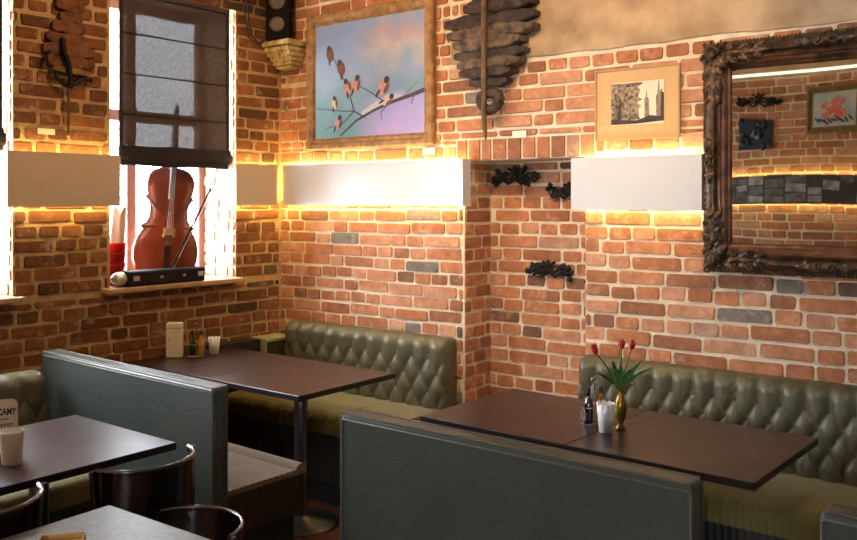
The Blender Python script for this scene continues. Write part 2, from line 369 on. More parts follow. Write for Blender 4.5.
def dup(o, loc, label, rz=None, group=None):
    kids = list(bpy.data.objects)
    c = copy_tree(o); c.location = loc; c['label'] = label
    if rz is not None: c.rotation_euler = (0, 0, rz)
    if group: c['group'] = group
    return c
def text_mesh(mb, s, size, fn, m=0, ext=.0006):
    cu = bpy.data.curves.new('t', 'FONT'); cu.body = s; cu.size = size; cu.align_x = 'CENTER'; cu.extrude = 0; cu.offset = .0009; cu.resolution_u = 2
    o = bpy.data.objects.new('t', cu); COL.objects.link(o); bpy.context.view_layer.update()
    me = bpy.data.meshes.new_from_object(o.evaluated_get(bpy.context.evaluated_depsgraph_get()))
    mb.add([fn(v.co.x, v.co.y) for v in me.vertices], [tuple(p.vertices) for p in me.polygons], m)
    bpy.data.objects.remove(o); bpy.data.curves.remove(cu); bpy.data.meshes.remove(me)

# ------------------------------------------------------------------ brick walls
CH = .0752
def bricks(mb, O, U, N, rects, seed, u_lo, u_hi, mort=0., mi=1, prob=.25):
    """rects: (u0,u1,z0,z1) regions in the wall plane; bricks run in courses clipped to them"""
    O = Vector(O); U = Vector(U); N = Vector(N); Z = Vector((0, 0, 1)); rnd = random.Random(seed)
    k1 = int(3.5 / CH) + 1
    for k in range(k1):
        z0 = k * CH; z1 = z0 + CH; u = u_lo - rnd.random() * .2; head = (k % 2 == 0)
        while u < u_hi:
            w = (.132 if rnd.random() > prob else .26) if head else (.26 if rnd.random() > prob * 1.3 else .13)
            w *= 1 + rnd.uniform(-.05, .05)
            tone = (min(1, max(0, rnd.gauss(.56, .20))), rnd.random(), rnd.random()); dj = rnd.uniform(-.003, .004); zj = rnd.uniform(-.004, .004)
            J = [(rnd.uniform(-.002, .009), rnd.uniform(-.003, .006)) for _ in range(4)]
            g = rnd.uniform(.008, .013) + mort; gz = rnd.uniform(.008, .013) + mort * .5
            for (a, b, c, d) in rects:
                x0 = max(u, a); x1 = min(u + w, b); y0 = max(z0, c); y1 = min(z1, d)
                if x1 - x0 < .035 or y1 - y0 < .03: continue
                x1 -= g; y1 -= gz; h = .007 + dj
                if x1 - x0 < .02: continue
                wob = .004 * math.sin(u * 2.3 + k * .7) + zj
                if c > z0 - 1e-6 or d < z1: wob = 0
                y0w, y1w = y0 + wob, y1 + wob
                cor = []
                cx = [(x0, y0w, 1, 1), (x1, y0w, -1, 1), (x1, y1w, -1, -1), (x0, y1w, 1, -1)]
                r = .008
                base = []; top = []
                for (px, pz, sx, sz), (jx, jz) in zip(cx, J):
                    ax = px + sx * jx * .5; az = pz + sz * jz * .5
                    seq = [(ax + sx * r, az), (ax, az + sz * r)]
                    if sx * sz < 0: seq = seq[::-1]
                    seq = seq[::-1] if (sx, sz) in ((1, 1), (-1, -1), (-1, 1), (1, -1)) else seq
                    for (qx, qz) in seq:
                        base.append((qx, qz)); top.append((qx + sx * .0028, qz + sz * .0028))
                P = [O + U * q[0] + Z * q[1] - N * .004 for q in base] + [O + U * q[0] + Z * q[1] + N * h for q in top]
                nrm = U.cross(Z).dot(N) > 0
                fs = [tuple(range(8, 16))] + [(i, (i + 1) % 8, (i + 1) % 8 + 8, i + 8) for i in range(8)]
                if not nrm: fs = [f[::-1] for f in fs]
                mb.add(P, fs, mi, False, tone)
            u += w
def soldier(mb, O, U, N, u0, u1, z0, z1, seed, mi=1, bw=.088):
    O = Vector(O); U = Vector(U); N = Vector(N); Z = Vector((0, 0, 1)); rnd = random.Random(seed); u = u0
    while u < u1 - .02:
        w = bw * rnd.uniform(.85, 1.15); x1 = min(u + w, u1) - .012; tone = (min(1, max(0, rnd.gauss(.55, .2))), 0, 0)
        a = z0 + rnd.uniform(0, .008); b = z1 - .012
        P = []
        for e, h in ((0, -.004), (.003, .009)):
            for q in ((u + e, a + e), (x1 - e, a + e), (x1 - e, b - e), (u + e, b - e)): P.append(O + U * q[0] + Z * q[1] + N * h)
        mb.add(P, [(4, 5, 6, 7), (0, 1, 5, 4), (1, 2, 6, 5), (2, 3, 7, 6), (3, 0, 4, 7)], mi, False, tone); u += w

XL = -4.52; YB = 4.15; H = 3.4
NX0, NX1, NZ, NY = -2.972, -2.19, 1.932, 4.425
# back wall with the bricked-up doorway niche
mb = MB()
mb.box(XL - .35, NX0, YB, 4.6, 0, H); mb.box(NX1, 3.0, YB, 4.6, 0, H); mb.box(NX0, NX1, YB, 4.6, NZ, H); mb.box(NX0, NX1, NY, 4.6, 0, NZ)
R1 = [(XL, NX0, 0, NZ), (NX1, 3.0, 0, NZ), (XL, -3.02, NZ, NZ + .13), (-2.13, 3.0, NZ, NZ + .13), (XL, 3.0, NZ + .13, 2.50), (XL, -3.06, 2.5, H), (-3.06, -2.86, 2.77, H), (-2.86, -2.6, 2.9, H)]
bricks(mb, (0, YB, 0), (1, 0, 0), (0, -1, 0), R1, 5, XL, 3.0, prob=.3)
soldier(mb, (0, YB, 0), (1, 0, 0), (0, -1, 0), -3.02, -2.13, NZ, NZ + .13, 3)
bricks(mb, (0, NY, 0), (1, 0, 0), (0, -1, 0), [(NX0, NX1, 0, NZ)], 9, NX0, NX1, prob=.1)
bricks(mb, (NX0, 0, 0), (0, 1, 0), (1, 0, 0), [(YB, NY, 0, NZ)], 11, YB, NY)
bricks(mb, (NX1, 0, 0), (0, 1, 0), (-1, 0, 0), [(YB, NY, 0, NZ)], 12, YB, NY)
struct(mb.build('wall_back', [M['mortar'], M['brick']], tone=True))
# plastered lintel band over the bricks
rnd = random.Random(2); low = []; n = 60
for i in range(n + 1):
    x = -3.07 + i * (6.0 / n); low.append((x, 2.488 + .012 * noise.noise(Vector((x * 6, 0, 0))) + .006 * rnd.uniform(-1, 1)))
poly = low + [(2.93, H - .01), (-2.6, H - .01), (-2.58, 2.93), (-2.66, 2.90), (-2.84, 2.88), (-2.85, 2.79), (-2.95, 2.76), (-3.05, 2.76)]
mb = MB(); mb.prism(poly, lambda u, v, k: (u, YB - .010 + .02 * k, v))
struct(mb.build('trim_1', M['plaster']))

# left wall with two windows
WY = [(.9, 2.278), (2.84, 3.75)]; WZ0, WZ1 = 1.205, 2.94; XO = XL - .38
mb = MB()
mb.box(XO, XL, -1.0, YB, 0, WZ0 - .03); mb.box(XO, XL, -1.0, YB, WZ1, H)
for a, b in ((-1.0, .9), (2.278, 2.84), (3.75, YB)): mb.box(XO, XL, a, b, WZ0 - .03, WZ1)
bricks(mb, (XL, 0, 0), (0, 1, 0), (1, 0, 0), [(-1, YB - .008, 0, WZ0 - .03), (-1, YB - .008, WZ1, H), (-1, .9, WZ0 - .03, WZ1), (2.278, 2.84, WZ0 - .03, WZ1), (3.75, YB - .008, WZ0 - .03, WZ1)], 21, -1, YB, prob=.3, mort=.006)
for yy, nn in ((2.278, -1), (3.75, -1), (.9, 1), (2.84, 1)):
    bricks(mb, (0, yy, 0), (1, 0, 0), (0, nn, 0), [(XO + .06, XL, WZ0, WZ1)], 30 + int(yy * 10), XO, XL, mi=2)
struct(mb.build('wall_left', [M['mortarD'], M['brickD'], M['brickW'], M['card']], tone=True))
# front wall behind the camera (seen in the mirror)
FY = -.35
mb = MB(); mb.box(XL, -1.3, FY - .3, FY, 0, H)
bricks(mb, (0, FY, 0), (1, 0, 0), (0, 1, 0), [(XL, -1.3, 0, 2.86)], 41, XL, -1.3)
mb.box(XL, -1.3, FY, FY + .012, 2.86, H, 2)
struct(mb.build('wall_front', [M['mortar'], M['brick'], M['plaster']], tone=True))
mb = MB(); mb.box(-1.6, -1.3, -4.0, FY - .3, 0, H); struct(mb.build('wall_side', M['sidewall']))
mb = MB(); mb.box(3.0, 3.2, -4.2, 4.6, 0, H); struct(mb.build('wall_right', M['sidewall']))
mb = MB(); mb.box(-1.6, .6, -4.2, -4.0, 0, H); mb.box(2.0, 3.2, -4.2, -4.0, 0, H); mb.box(.6, 2.0, -4.2, -4.0, 0, 1.2); mb.box(.6, 2.0, -4.2, -4.0, 2.6, H)
struct(mb.build('wall_rear', M['sidewall']))
mb = MB(); mb.box(-5.2, 3.3, -4.3, 4.7, -.1, 0); struct(mb.build('floor', M['floor']))
mb = MB(); mb.box(-5.2, 3.3, -4.3, 4.7, H, H + .1); struct(mb.build('ceiling', M['ceil']))

# windows
for i, (a, b) in enumerate(WY):
    r = bpy.data.objects.new('window_%d' % (i + 1), None); COL.objects.link(r); struct(r); r.location = (XO + .03, (a + b) / 2, WZ0)
    w = (b - a) / 2; h = WZ1 - WZ0; m = MB()
    m.box(-.02, .035, -w, -w + .05, 0, h); m.box(-.02, .035, w - .05, w, 0, h); m.box(-.02, .035, -w + .05, w - .05, 0, .05); m.box(-.02, .035, -w + .05, w - .05, h - .06, h)
    mu = 3.185 - (a + b) / 2 if i == 1 else .1
    m.box(-.02, .04, mu - .032, mu + .032, .05, h - .06)
    m.box(-.018, .038, -w + .05, mu - .032, .99, 1.06); m.box(-.018, .038, mu + .032, w - .05, .99, 1.06)
    m.build('window_frame', M['winframe'], r, bevel=.004)
    m = MB(); m.box(-.004, .0, -w + .05, w - .05, .05, h - .06); m.build('pane', M['glass'], r)
    m = MB(); y1 = b if i == 0 else b; m.box(.035, XL + .085 - (XO + .03), a - (.06 if i else .12) - r.location.y, w, -.03, 0)
    m.box(.38, XL + .085 - (XO + .03), w, w + .03 if i == 0 else w, -.03, 0)
    m.build('window_sill', M['sill'], r, bevel=.006)
m = MB(); r = bpy.data.objects.new('window_3', None); COL.objects.link(r); struct(r)  # unseen rear window, added for a little cool fill from behind
for x in (.6, 1.265, 1.93): m.box(x, x + .07, -4.15, -4.05, 1.2, 2.6)
m.box(.6, 2.0, -4.15, -4.05, 1.2, 1.26); m.box(.6, 2.0, -4.15, -4.05, 2.54, 2.6)
m.build('window_frame', M['winframeW'], r)
m = MB(); m.box(.6, 2.0, -4.11, -4.10, 1.2, 2.6); m.build('pane', M['glass'], r)

# ------------------------------------------------------------------ glowing wall panels
def panel(name, label, axis, a, b, z0, z1, m, ends=(True, True), side=None, face=None, wall=None, dirn=-1, group='backlit wall panels'):
    """box shaped cover with LED tape along its open top and bottom; axis 'x' on the back wall, 'y' on the left wall"""
    def B(mb, u0, u1, d0, d1, c0, c1, mi=0):
        if axis == 'x': mb.box(u0, u1, wall + dirn * d0, wall + dirn * d1, c0, c1, mi)
        else: mb.box(wall + dirn * d0, wall + dirn * d1, u0, u1, c0, c1, mi)
    D = .09
    t = thing(name, label, 'wall light', ((a + b) / 2, wall, z0) if axis == 'x' else (wall, (a + b) / 2, z0), 0, group)
    off = Vector(t.location)
    def bl(mb, nm, mm, bev=0):
        mb.v = [tuple(Vector(p) - off) for p in mb.v]; return mb.build(nm, mm, t, bevel=bev)
    mb = MB(); B(mb, a, b, D - .012, D, z0, z1)
    if ends[0]: B(mb, a, a + .012, .012, D - .012, z0, z1)
    if ends[1]: B(mb, b - .012, b, .012, D - .012, z0, z1)
    bl(mb, 'panel_cover', m if not isinstance(m, list) else m)
    for zz in (z0 + .02, z1 - .032):
        mb = MB(); B(mb, a + .02, b - .02, .05, .062, zz, zz + .012); bl(mb, 'led_strip', M['led'])
    if side is not None:
        mb = MB(); u = a + .02 if side == 0 else b - .032; B(mb, u, u + .012, .03, .042, z0 + .04, z1 - .04); bl(mb, 'led_strip', M['led2'])
    mb = MB()
    for u in (a + .1, (a + b) / 2, b - .1): B(mb, u - .015, u + .015, .004, D - .012, (z0 + z1) / 2 - .05, (z0 + z1) / 2 + .05)
    bl(mb, 'bracket', M['silver'])
    return t
panel('wall_light_panel', 'long glossy white backlit panel between the corner and the niche', 'x', -4.41, -2.92, 1.672, 1.940, M['white'], wall=YB, ends=(False, True), side=0)
panel('wall_light_panel', 'white backlit panel right of the niche ending at the ornate mirror', 'x', -2.228, -1.535, 1.655, 1.922, M['white'], wall=YB)
panel('wall_light_panel', 'beige backlit panel on the brick pier left of the cello window', 'y', 2.205, 2.85, 1.67, 1.958, M['cream'], wall=XL, dirn=1)
panel('wall_light_panel', 'short beige backlit panel between cello window and room corner', 'y', 3.68, 4.045, 1.672, 1.940, M['cream'], wall=XL, dirn=1, ends=(True, False), side=1)

# collage panel opposite the mirror
pc = panel('collage_wall_panel', 'grey photo collage panel on the opposite wall seen in the mirror', 'x', -4.2, -1.4, 1.66, 1.93, M['colB'], wall=FY, dirn=1, group=None)
rnd = random.Random(8); mb = MB(); u = -1.38
k = 0
while u < 1.36:
    w = rnd.uniform(.1, .2); h = rnd.uniform(.07, .11); zz = .012
    while zz < .24:
        hh = rnd.uniform(.06, .11); a = rnd.uniform(-.12, .12); ww = w * .9; hh = min(hh, .265 - zz)
        if hh > .03:
            c, s = math.cos(a), math.sin(a); cx, cz = u + w / 2, zz + hh / 2; q = []
            for dx, dz in ((-ww / 2, -hh / 2 + .004), (ww / 2, -hh / 2 + .004), (ww / 2, hh / 2 - .004), (-ww / 2, hh / 2 - .004)):
                q.append((max(-1.39, min(1.39, cx + dx * c - dz * s)), max(.004, min(.266, cz + dx * s + dz * c))))
            mb.prism(q, lambda uu, vv, k: (uu, .0925 - .0025 * k, vv), rnd.choice((0, 0, 1, 2)))
        zz += hh + .004
    u += w
mb.build('photo_prints', [M['colA'], M['colB'], M['colC']], pc)
mb = MB(); mb.tube([(-3.6, FY + .05, 2.89), (-1.35, FY + .05, 2.89)], .014)
o = mb.build('light_tube', M['tube']); tag(o, 'thin bright light tube high on the opposite wall, reflected at the mirror top', 'light')

# ------------------------------------------------------------------ upholstery
def tufted_back(mb, W, zb, zt, T, du=.135, z1=.79, dv=.11, amp=.031, rows=3):
    """front face towards -y at y=-T, back at y=0, between x=-W/2..W/2"""
    nrow = rows - 1; n = max(2, round(W / du)); du = W / n
    def hgt(u, z):
        w = (z1 - z) / (2 * dv); lo = nrow / 2
        if w < 0: w = 0
        if w > lo: w = lo
        a = u / du + w; b = u / du - w
        return (abs(math.sin(PI * a)) * abs(math.sin(PI * b))) ** .42
    r = .055
    L1 = (zt - r) - zb; L2 = r * PI / 2; L3 = T - r; Lt = L1 + L2 + L3
    def fn(s, t):
        u = s * W; d = t * Lt
        edge = min(1, min(u, W - u) / .035); ef = math.sqrt(max(0, 1 - (1 - edge) ** 2))
        if d < L1: z = zb + d; nx = (0, -1); p = (-(T - .02), z); hh = hgt(u, z) * amp; fade = 1
        elif d < L1 + L2:
            a = (d - L1) / r; nx = (math.sin(a), 0); p = (-(T - .02) + r - r * math.cos(a), zt - r + r * math.sin(a)); nx = (math.sin(a), -math.cos(a)); hh = hgt(u, zt) * amp * (1 - .6 * a / (PI / 2)) ; fade = 1
            return (u - W / 2 , p[0] + nx[1] * hh * ef + (1 - ef) * .02, p[1] + nx[0] * hh * .35 * ef - (1 - ef) * .02)
        else: q = (d - L1 - L2) / L3; return (u - W / 2, -(T - .02) + r + q * (T - .02 - r), zt + hgt(u, zt) * amp * .14 * (1 - q) - (1 - ef) * .02)
        return (u - W / 2, p[0] - hh * ef + (1 - ef) * .02, p[1])
    nu = n * 12; nv = 64
    mb.grid(fn, nu, nv, 0)
    # ends and back
    for s, fl in ((0, False), (1, True)):
        e = [fn(s, j / nv) for j in range(nv + 1)]; x = e[0][0]
        poly = e + [(x, 0, zb)]
        idx = tuple(range(len(poly))); mb.add(poly, [idx if fl else idx[::-1]], 0)
    mb.add([(-W / 2, 0, zb), (W / 2, 0, zb), (W / 2, 0, zt - .01), (-W / 2, 0, zt - .01)], [(0, 3, 2, 1)], 0)
    mb2 = MB()
    for i in range(n + 1):
        for rr in range(rows):
            u = (i + .5 * (rr % 2)) * du
            if u < .03 or u > W - .03: continue
            z = z1 - rr * dv
            mb2.ball((u - W / 2, -(T - .02) - .003, z), .012, .006, .012, seg=8, rings=5)
    return mb2
def ribbed_seat(mb, W, D, zt, drop, pitch=.03, amp=.0045, r=.05, seams=()):
    """back at y=0, front at y=-D"""
    L1 = D - r; L2 = r * PI / 2; L3 = drop - r; Lt = L1 + L2 + L3
    def fn(s, t):
        u = s * W; d = t * Lt; hh = abs(math.sin(PI * u / pitch)) * amp
        for q in seams: hh -= .012 * math.exp(-((u - q) / .008) ** 2)
        crown = .012 * math.sin(PI * min(1, d / (L1 + .01))) if d < L1 else 0
        if d < L1: return (u - W / 2, -d, zt + hh * .35 + crown)
        if d < L1 + L2: a = (d - L1) / r; return (u - W / 2, -L1 - math.sin(a) * (r + hh), zt - r + math.cos(a) * (r + hh))
        return (u - W / 2, -D - hh, zt - r - (d - L1 - L2))
    nu = int(W / pitch) * 6; nv = 26; mb.grid(fn, nu, nv, 0, flip=True)
    for s, fl in ((0, True), (1, False)):
        e = [fn(s, j / nv) for j in range(nv + 1)]; x = e[0][0]; poly = e + [(x, 0, zt - drop)]; idx = tuple(range(len(poly)))
        mb.add(poly, [idx if fl else idx[::-1]], 0)
    mb.add([(-W / 2, 0, zt - drop), (W / 2, 0, zt - drop), (W / 2, -D, zt - drop), (-W / 2, -D, zt - drop)], [(0, 1, 2, 3)[::-1]], 0)
def sofa(label, loc, W, rz=0, seams=(), zt=.903, D=.53, T=.125, du=.12, dv=.095):
    t = thing('tufted_sofa', label, 'sofa', loc, rz, None)
    mb = MB(); bt = tufted_back(mb, W, .42, zt, T, du=du, dv=dv, z1=zt - .105, rows=4)
    bk = mb.build('backrest', M['olive'], t); bt.build('button', M['button'], bk)['kind'] = 'stuff'
    mb = MB(); ribbed_seat(mb, W, D - .02, .5, .10, seams=seams); s = mb.build('seat', M['seat'], t, loc=(0, -T + .015, 0))
    mb = MB(); yf = -T - D + .055
    mb.grid(lambda a, b: (-W / 2 + W * a, yf - abs(math.sin(PI * a * W / .03)) * .006, .12 + .29 * b), int(W / .03) * 6, 2, 0)
    mb.build('front_flutes', M['dark_cord'], t)
    mb = MB(); mb.box(-W / 2 + .01, W / 2 - .01, -.13 - D + .07, 0, 0, .3); mb.box(-W / 2 + .01, W / 2 - .01, -.13 - D + .07, -.13, .3, .41); mb.box(-W / 2 + .01, W / 2 - .01, -.13, 0, .3, .43); mb.build('plinth', M['base'], t)
    return t
sofa('olive tufted leather sofa against the brick wall in the room corner', (-3.69, YB - .012, 0), 1.34, 0, seams=(.5, .96))
sofa('olive tufted leather sofa right of the niche, under the ornate mirror', (-1.115, YB - .012, 0), 2.12, 0, seams=(.7, 1.4), du=.103, dv=.085)
sofa('olive tufted sofa along the window wall at the left edge', (-4.13, 1.26, 0), 1.88, R(90), zt=.885)

def bench(label, x0, x1, seat=True):
    W = x1 - x0; t = thing('bench_seat', label, 'bench', ((x0 + x1) / 2, 2.262, 0))
    T = .08
    mb = MB(); mb.box(-W / 2, W / 2, 0, T, .04, .95); b = mb.build('backrest', M['bench'], t)
    bv = b.modifiers.new('b', 'BEVEL'); bv.width = .016; bv.segments = 4
    for p in b.data.polygons: p.use_smooth = False
    mb = MB(); e = .026
    q = [(-W / 2 + .006, -.001, .06), (-W / 2 + .006, -.001, .95 - e), (-W / 2 + .012, -.001, .95 - e + .006), (W / 2 - .012, -.001, .95 - e + .006), (W / 2 - .006, -.001, .95 - e), (W / 2 - .006, -.001, .06)]
    mb.tube(q, .0028, 6)
    mb.tube([(-W / 2 + .012, .004, .949), (W / 2 - .012, .004, .949)], .0035, 6); mb.tube([(-W / 2 + .012, T - .004, .949), (W / 2 - .012, T - .004, .949)], .0035, 6)
    mb.tube([(W / 2 - .001, .03, .06), (W / 2 - .001, .03, .93)], .0025, 6)
    mb.build('piping', M['piping'], t)
    # seat with flutes along the bench and a rolled front edge
    D = .50; mb = MB(); zt = .50; n = 13; pts = []
    for i in range(n * 6 + 1): yy = T + .425 * i / (n * 6); pts.append((yy, zt - .012 + abs(math.sin(PI * i / 6)) * .0045))
    r = .034
    for i in range(13):
        a = PI * (1 - i / 12 * 1.5); pts.append((T + .425 + r + .03 * 0 + r * math.cos(a), zt - .02 + r * math.sin(a)))
    pts.append((T + D - .01, .36)); pts.append((T + D - .01, .30)); pts.append((T, .30))
    w2 = W / 2 - .075
    A = [(-w2 - .0, y, z) for y, z in pts]; B = [(w2, y, z) for y, z in pts]; N = len(pts)
    mb.add(A + B, [(i, i + N, i + N + 1, i + 1) for i in range(N - 1)], 0, True)
    mb.add(A, [tuple(range(N))], 0); mb.add(B, [tuple(range(N))[::-1]], 0); mb.add([A[0], A[-1], B[-1], B[0]], [(0, 1, 2, 3)])
    mb.build('seat', M['bench_seat'], t)
    mb = MB()   # fluted side drop of the seat
    def fn(s, tt): return (w2 + .003 + abs(math.sin(PI * s * 12)) * .006, T + .01 + s * (D - .03), .3 + tt * .17)
    mb.grid(fn, 72, 2, 0); mb.build('side_flutes', M['dark_cord'], t)
    mb = MB(); mb.box(-w2 + .02, w2 - .03, T, T + D - .06, .0, .3); mb.build('plinth', M['base'], t)
    return t
bench('slate green leather bench back beside the window wall, end seat cushion showing', -4.235, -2.84).rotation_euler = (0, 0, R(-1.5))
bench('large slate green leather bench back standing front and centre', -2.16, -.878)
bench('dark leather bench back just showing at the bottom right corner', -.565, .75)

# arm block in the corner
t = thing('arm_block', 'small green upholstered block between corner and tufted sofa', 'armrest', (-4.445, 3.98, 0))
mb = MB(); mb.box(-.085, .07, -.09, .13, .0, .77); mb.build('body', M['darkgreen'], t, bevel=.012)
mb = MB(); mb.box(-.095, .075, -.1, .135, .77, .80); mb.build('top_pad', M['litgreen'], t, bevel=.008)
mb = MB(); mb.box(-.028, .072, -.103, -.0905, .45, .775); mb.build('front_pad', M['litgreen'], t, bevel=.004)
mb = MB(); mb.box(-.05, .06, -.19, .17, 0, .80); o = mb.build('wall_ledge', M['base'], None, (XL + .07, 3.68, 0), bevel=.004)
tag(o, 'low dark ledge against the window wall behind the corner table', 'ledge')

# ------------------------------------------------------------------ tables
def table(label, loc, rz=0, top='table', group='square pedestal tables'):
    t = thing('dining_table', label, 'table', loc, rz, group); h = .355
    mb = MB(); mb.box(-h, h, -h, h, .752, .78, 0); 
    mb.m[-5:] = [0] * 5; mb.m[-6] = 1
    for i in (-4, -3, -2, -1): mb.m[i] = 1
    mb.build('tabletop', [M[top], M['tedge']], t, bevel=.003)
    mb = MB(); mb.box(-.2, .2, -.03, .03, .735, .752); mb.box(-.03, .03, -.2, .2, .735, .752); mb.build('top_bracket', M['steel'], t)
    mb = MB(); mb.lathe([(.036, .03), (.036, .735)], seg=24); mb.build('pole', M['steel'], t)
    mb = MB(); mb.lathe([(.2, 0), (.2, .012), (.18, .02), (.06, .03), (.037, .045)], seg=32); mb.build('base', M['steel'], t)
    return t
ZT = .78
table('dark brown corner table unit holding the menu box, nearest the window wall', (-4.10, 3.25, 0))
table('dark brown table unit before the corner sofa, bare top, right of the seam', (-3.388, 3.25, 0))
table('dark brown table unit with bare left half, nearest the niche', (-1.985, 3.30, 0), R(-1.5))
table('dark brown table unit before the mirror, bare top right of the tulips', (-1.272, 3.281, 0), R(-1.5))
table('blue-sheened dark table at left with the menu stand and white cup', (-3.175, 1.70, 0))
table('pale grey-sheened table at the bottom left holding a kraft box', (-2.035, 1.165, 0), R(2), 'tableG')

# ------------------------------------------------------------------ chairs
def chair(label, loc, rz):
    t = thing('bistro_chair', label, 'chair', loc, rz, 'black bentwood bistro chairs')
    # seat centre at origin, sitter faces +x, backrest at -x
    mb = MB(); mb.lathe([(.0, .445), (.19, .445), (.2, .45), (.2, .465), (.185, .47), (0, .462)], seg=32); mb.build('seat', M['chair'], t)
    Rb = .195; th = R(78)
    def arc(a, r, z, lean): return (-r * math.cos(a) - lean, r * math.sin(a), z)
    mb = MB()
    def f(s, tt, dr): a = -th + 2 * th * s; z = .50 + tt * .325; return arc(a, Rb + dr, z, .02 + .03 * tt)
    mb.grid(lambda s, tt: f(s, tt, 0), 28, 6, 0, flip=True); mb.grid(lambda s, tt: f(s, tt, .012), 28, 6, 0)
    mb.grid(lambda s, tt: f(s, 0, .012 * tt), 28, 1, 0); mb.grid(lambda s, tt: f(0, s, .012 * tt), 6, 1, 0); mb.grid(lambda s, tt: f(1, s, .012 * tt), 6, 1, 0)
    mb.build('backrest', M['chair'], t)
    mb = MB(); mb.tube([arc(-th + 2 * th * i / 28, Rb + .006, .828, .05) for i in range(29)], .0085, 8); mb.build('top_rail', M['chairrim'], t)
    for sy in (-1, 1):
        mb = MB(); mb.tube([(-.19, sy * .14, 0), (-.155, sy * .135, .44), (-.15, sy * .165, .5), (-.10, sy * .205, .70), (-.095, sy * .212, .83)], [.011, .014, .013, .012, .011], 8); mb.build('leg', M['chair'], t)
        mb = MB(); mb.tube([(.17, sy * .15, 0), (.135, sy * .13, .445)], [.011, .014], 8); mb.build('leg', M['chair'], t)
    mb = MB(); mb.tube([(.15 * math.cos(2 * PI * i / 24), .15 * math.sin(2 * PI * i / 24), .2) for i in range(25)], .008, 6, cap=False); mb.build('stretcher', M['chair'], t)
    return t
chair('black curved-back chair whose whole rail shows right of the left table', (-2.68, 1.76, 0), R(180)).scale = (.92, .92, 1)
chair('black chair at the left edge, only the end of its curved rail showing', (-2.70, 1.20, 0), R(180))
chair('black chair behind the bottom left table, rail curving down to the right', (-2.225, 1.60, 0), R(-90)).scale = (.87, .87, .86)

# ------------------------------------------------------------------ picture frames
def rect_frame(mb, w, h, prof, m=0):
    """prof: (inset from outer edge, depth towards -y); local x,z; outer w x h with lower left at (-w/2, 0)"""
    n = len(prof); vs = []
    for (sx, sz) in ((-1, 0), (1, 0), (1, 1), (-1, 1)):
        for (i, d) in prof:
            vs.append((sx * (w / 2 - i), -d, (i if sz == 0 else h - i)))
    fs = []
    for c in range(4):
        for k in range(n - 1):
            a = c * n + k; b = ((c + 1) % 4) * n + k; fs.append((a, b, b + 1, a + 1))
    mb.add(vs, fs, m)
PF = [(0, 0), (0, .03), (.008, .04), (.03, .042), (.045, .032), (.06, .034), (.068, .02), (.075, .018)]
t = thing('framed_painting', 'large oak-framed painting of birds on a branch against a pastel sky', 'painting', (-3.70, YB - .012, 2.035))
mb = MB(); rect_frame(mb, 1.06, .885, PF); mb.build('frame', M['frame_oak'], t)
mb = MB(); w, h = 1.06, .885
mb.box(-w / 2 + .06, w / 2 - .06, -.018, -.01, .06, h - .06)
def flat(mb, poly, d, m): mb.prism(poly, lambda u, v, k: (u, -.018 - d + .001 * k, v), m)
def ell(cx, cz, a, b, rot=0, n=14):
    c, s = math.cos(rot), math.sin(rot); return [(cx + a * math.cos(2 * PI * i / n) * c - b * math.sin(2 * PI * i / n) * s, cz + a * math.cos(2 * PI * i / n) * s + b * math.sin(2 * PI * i / n) * c) for i in range(n)]
def strip(pts, w0, w1):
    L = []; Rr = []; n = len(pts)
    for i, p in enumerate(pts):
        a = Vector(pts[max(0, i - 1)]); b = Vector(pts[min(n - 1, i + 1)]); d = (b - a).normalized(); ww = w0 + (w1 - w0) * i / (n - 1)
        L.append((p[0] - d.y * ww, p[1] + d.x * ww)); Rr.append((p[0] + d.y * ww, p[1] - d.x * ww))
    return L + Rr[::-1]
def stripf(mb, pts, w0, w1, d, m):
    q = strip(pts, w0, w1); n = len(pts)
    for i in range(n - 1): flat(mb, [q[i], q[i + 1], q[2 * n - 2 - i], q[2 * n - 1 - i]], d, m)
def P(px, pz):   # coordinates on the canvas as fractions of its width and height
    return (-w / 2 + .06 + px * (w - .12), h - .06 - pz * (h - .12))
stripf(mb, [P(.25, .97), P(.40, .85), P(.55, .78), P(.72, .72), P(.88, .68), P(1.0, .645)], .005, .014, .0016, 1)
stripf(mb, [P(.45, .81), P(.58, .73), P(.70, .68), P(.80, .68)], .022, .012, .0012, 2)
stripf(mb, [P(.48, .83), P(.38, .77), P(.26, .76), P(.02, .72)], .005, .002, .0016, 1)
stripf(mb, [P(.38, .77), P(.33, .60), P(.25, .42), P(.18, .30)], .005, .002, .0016, 1)
stripf(mb, [P(.66, .72), P(.52, .62), P(.42, .56)], .004, .002, .0016, 1)
stripf(mb, [P(.38, .77), P(.28, .86), P(.12, .90)], .004, .002, .0016, 1)
stripf(mb, [P(.70, .72), P(.62, .80), P(.63, .86)], .003, .002, .0016, 1)
stripf(mb, [P(.90, .68), P(.88, .75)], .003, .002, .0016, 1)
stripf(mb, [P(.80, .70), P(.88, .62), P(.93, .58)], .003, .002, .0016, 7)
for (bx, bz, sc, rot, bm) in ((.155, .27, .05, 1.8, 6), (.26, .40, .052, 1.9, 6), (.32, .565, .052, 1.9, 3), (.40, .55, .055, 1.3, 3), (.645, .59, .062, 1.0, 3), (.68, .70, .05, .5, 4), (.20, .69, .042, 1.6, 4), (.235, .86, .048, 1.2, 3)):
    c = P(bx, bz); flat(mb, ell(c[0], c[1], sc, sc * .62, rot), .003, bm)
    hx, hz = c[0] + math.cos(rot) * sc * .75, c[1] + math.sin(rot) * sc * .75
    flat(mb, ell(hx, hz, sc * .38, sc * .34, rot), .0042, 5)
    flat(mb, ell(c[0] - math.cos(rot - .3) * sc, c[1] - math.sin(rot - .3) * sc, sc * .5, sc * .14, rot - .1), .0036, 5)
    flat(mb, ell(c[0] + math.sin(rot) * sc * .4, c[1] - math.cos(rot) * sc * .4, sc * .6, sc * .2, rot), .0046, 6)
for q in mb.m: pass
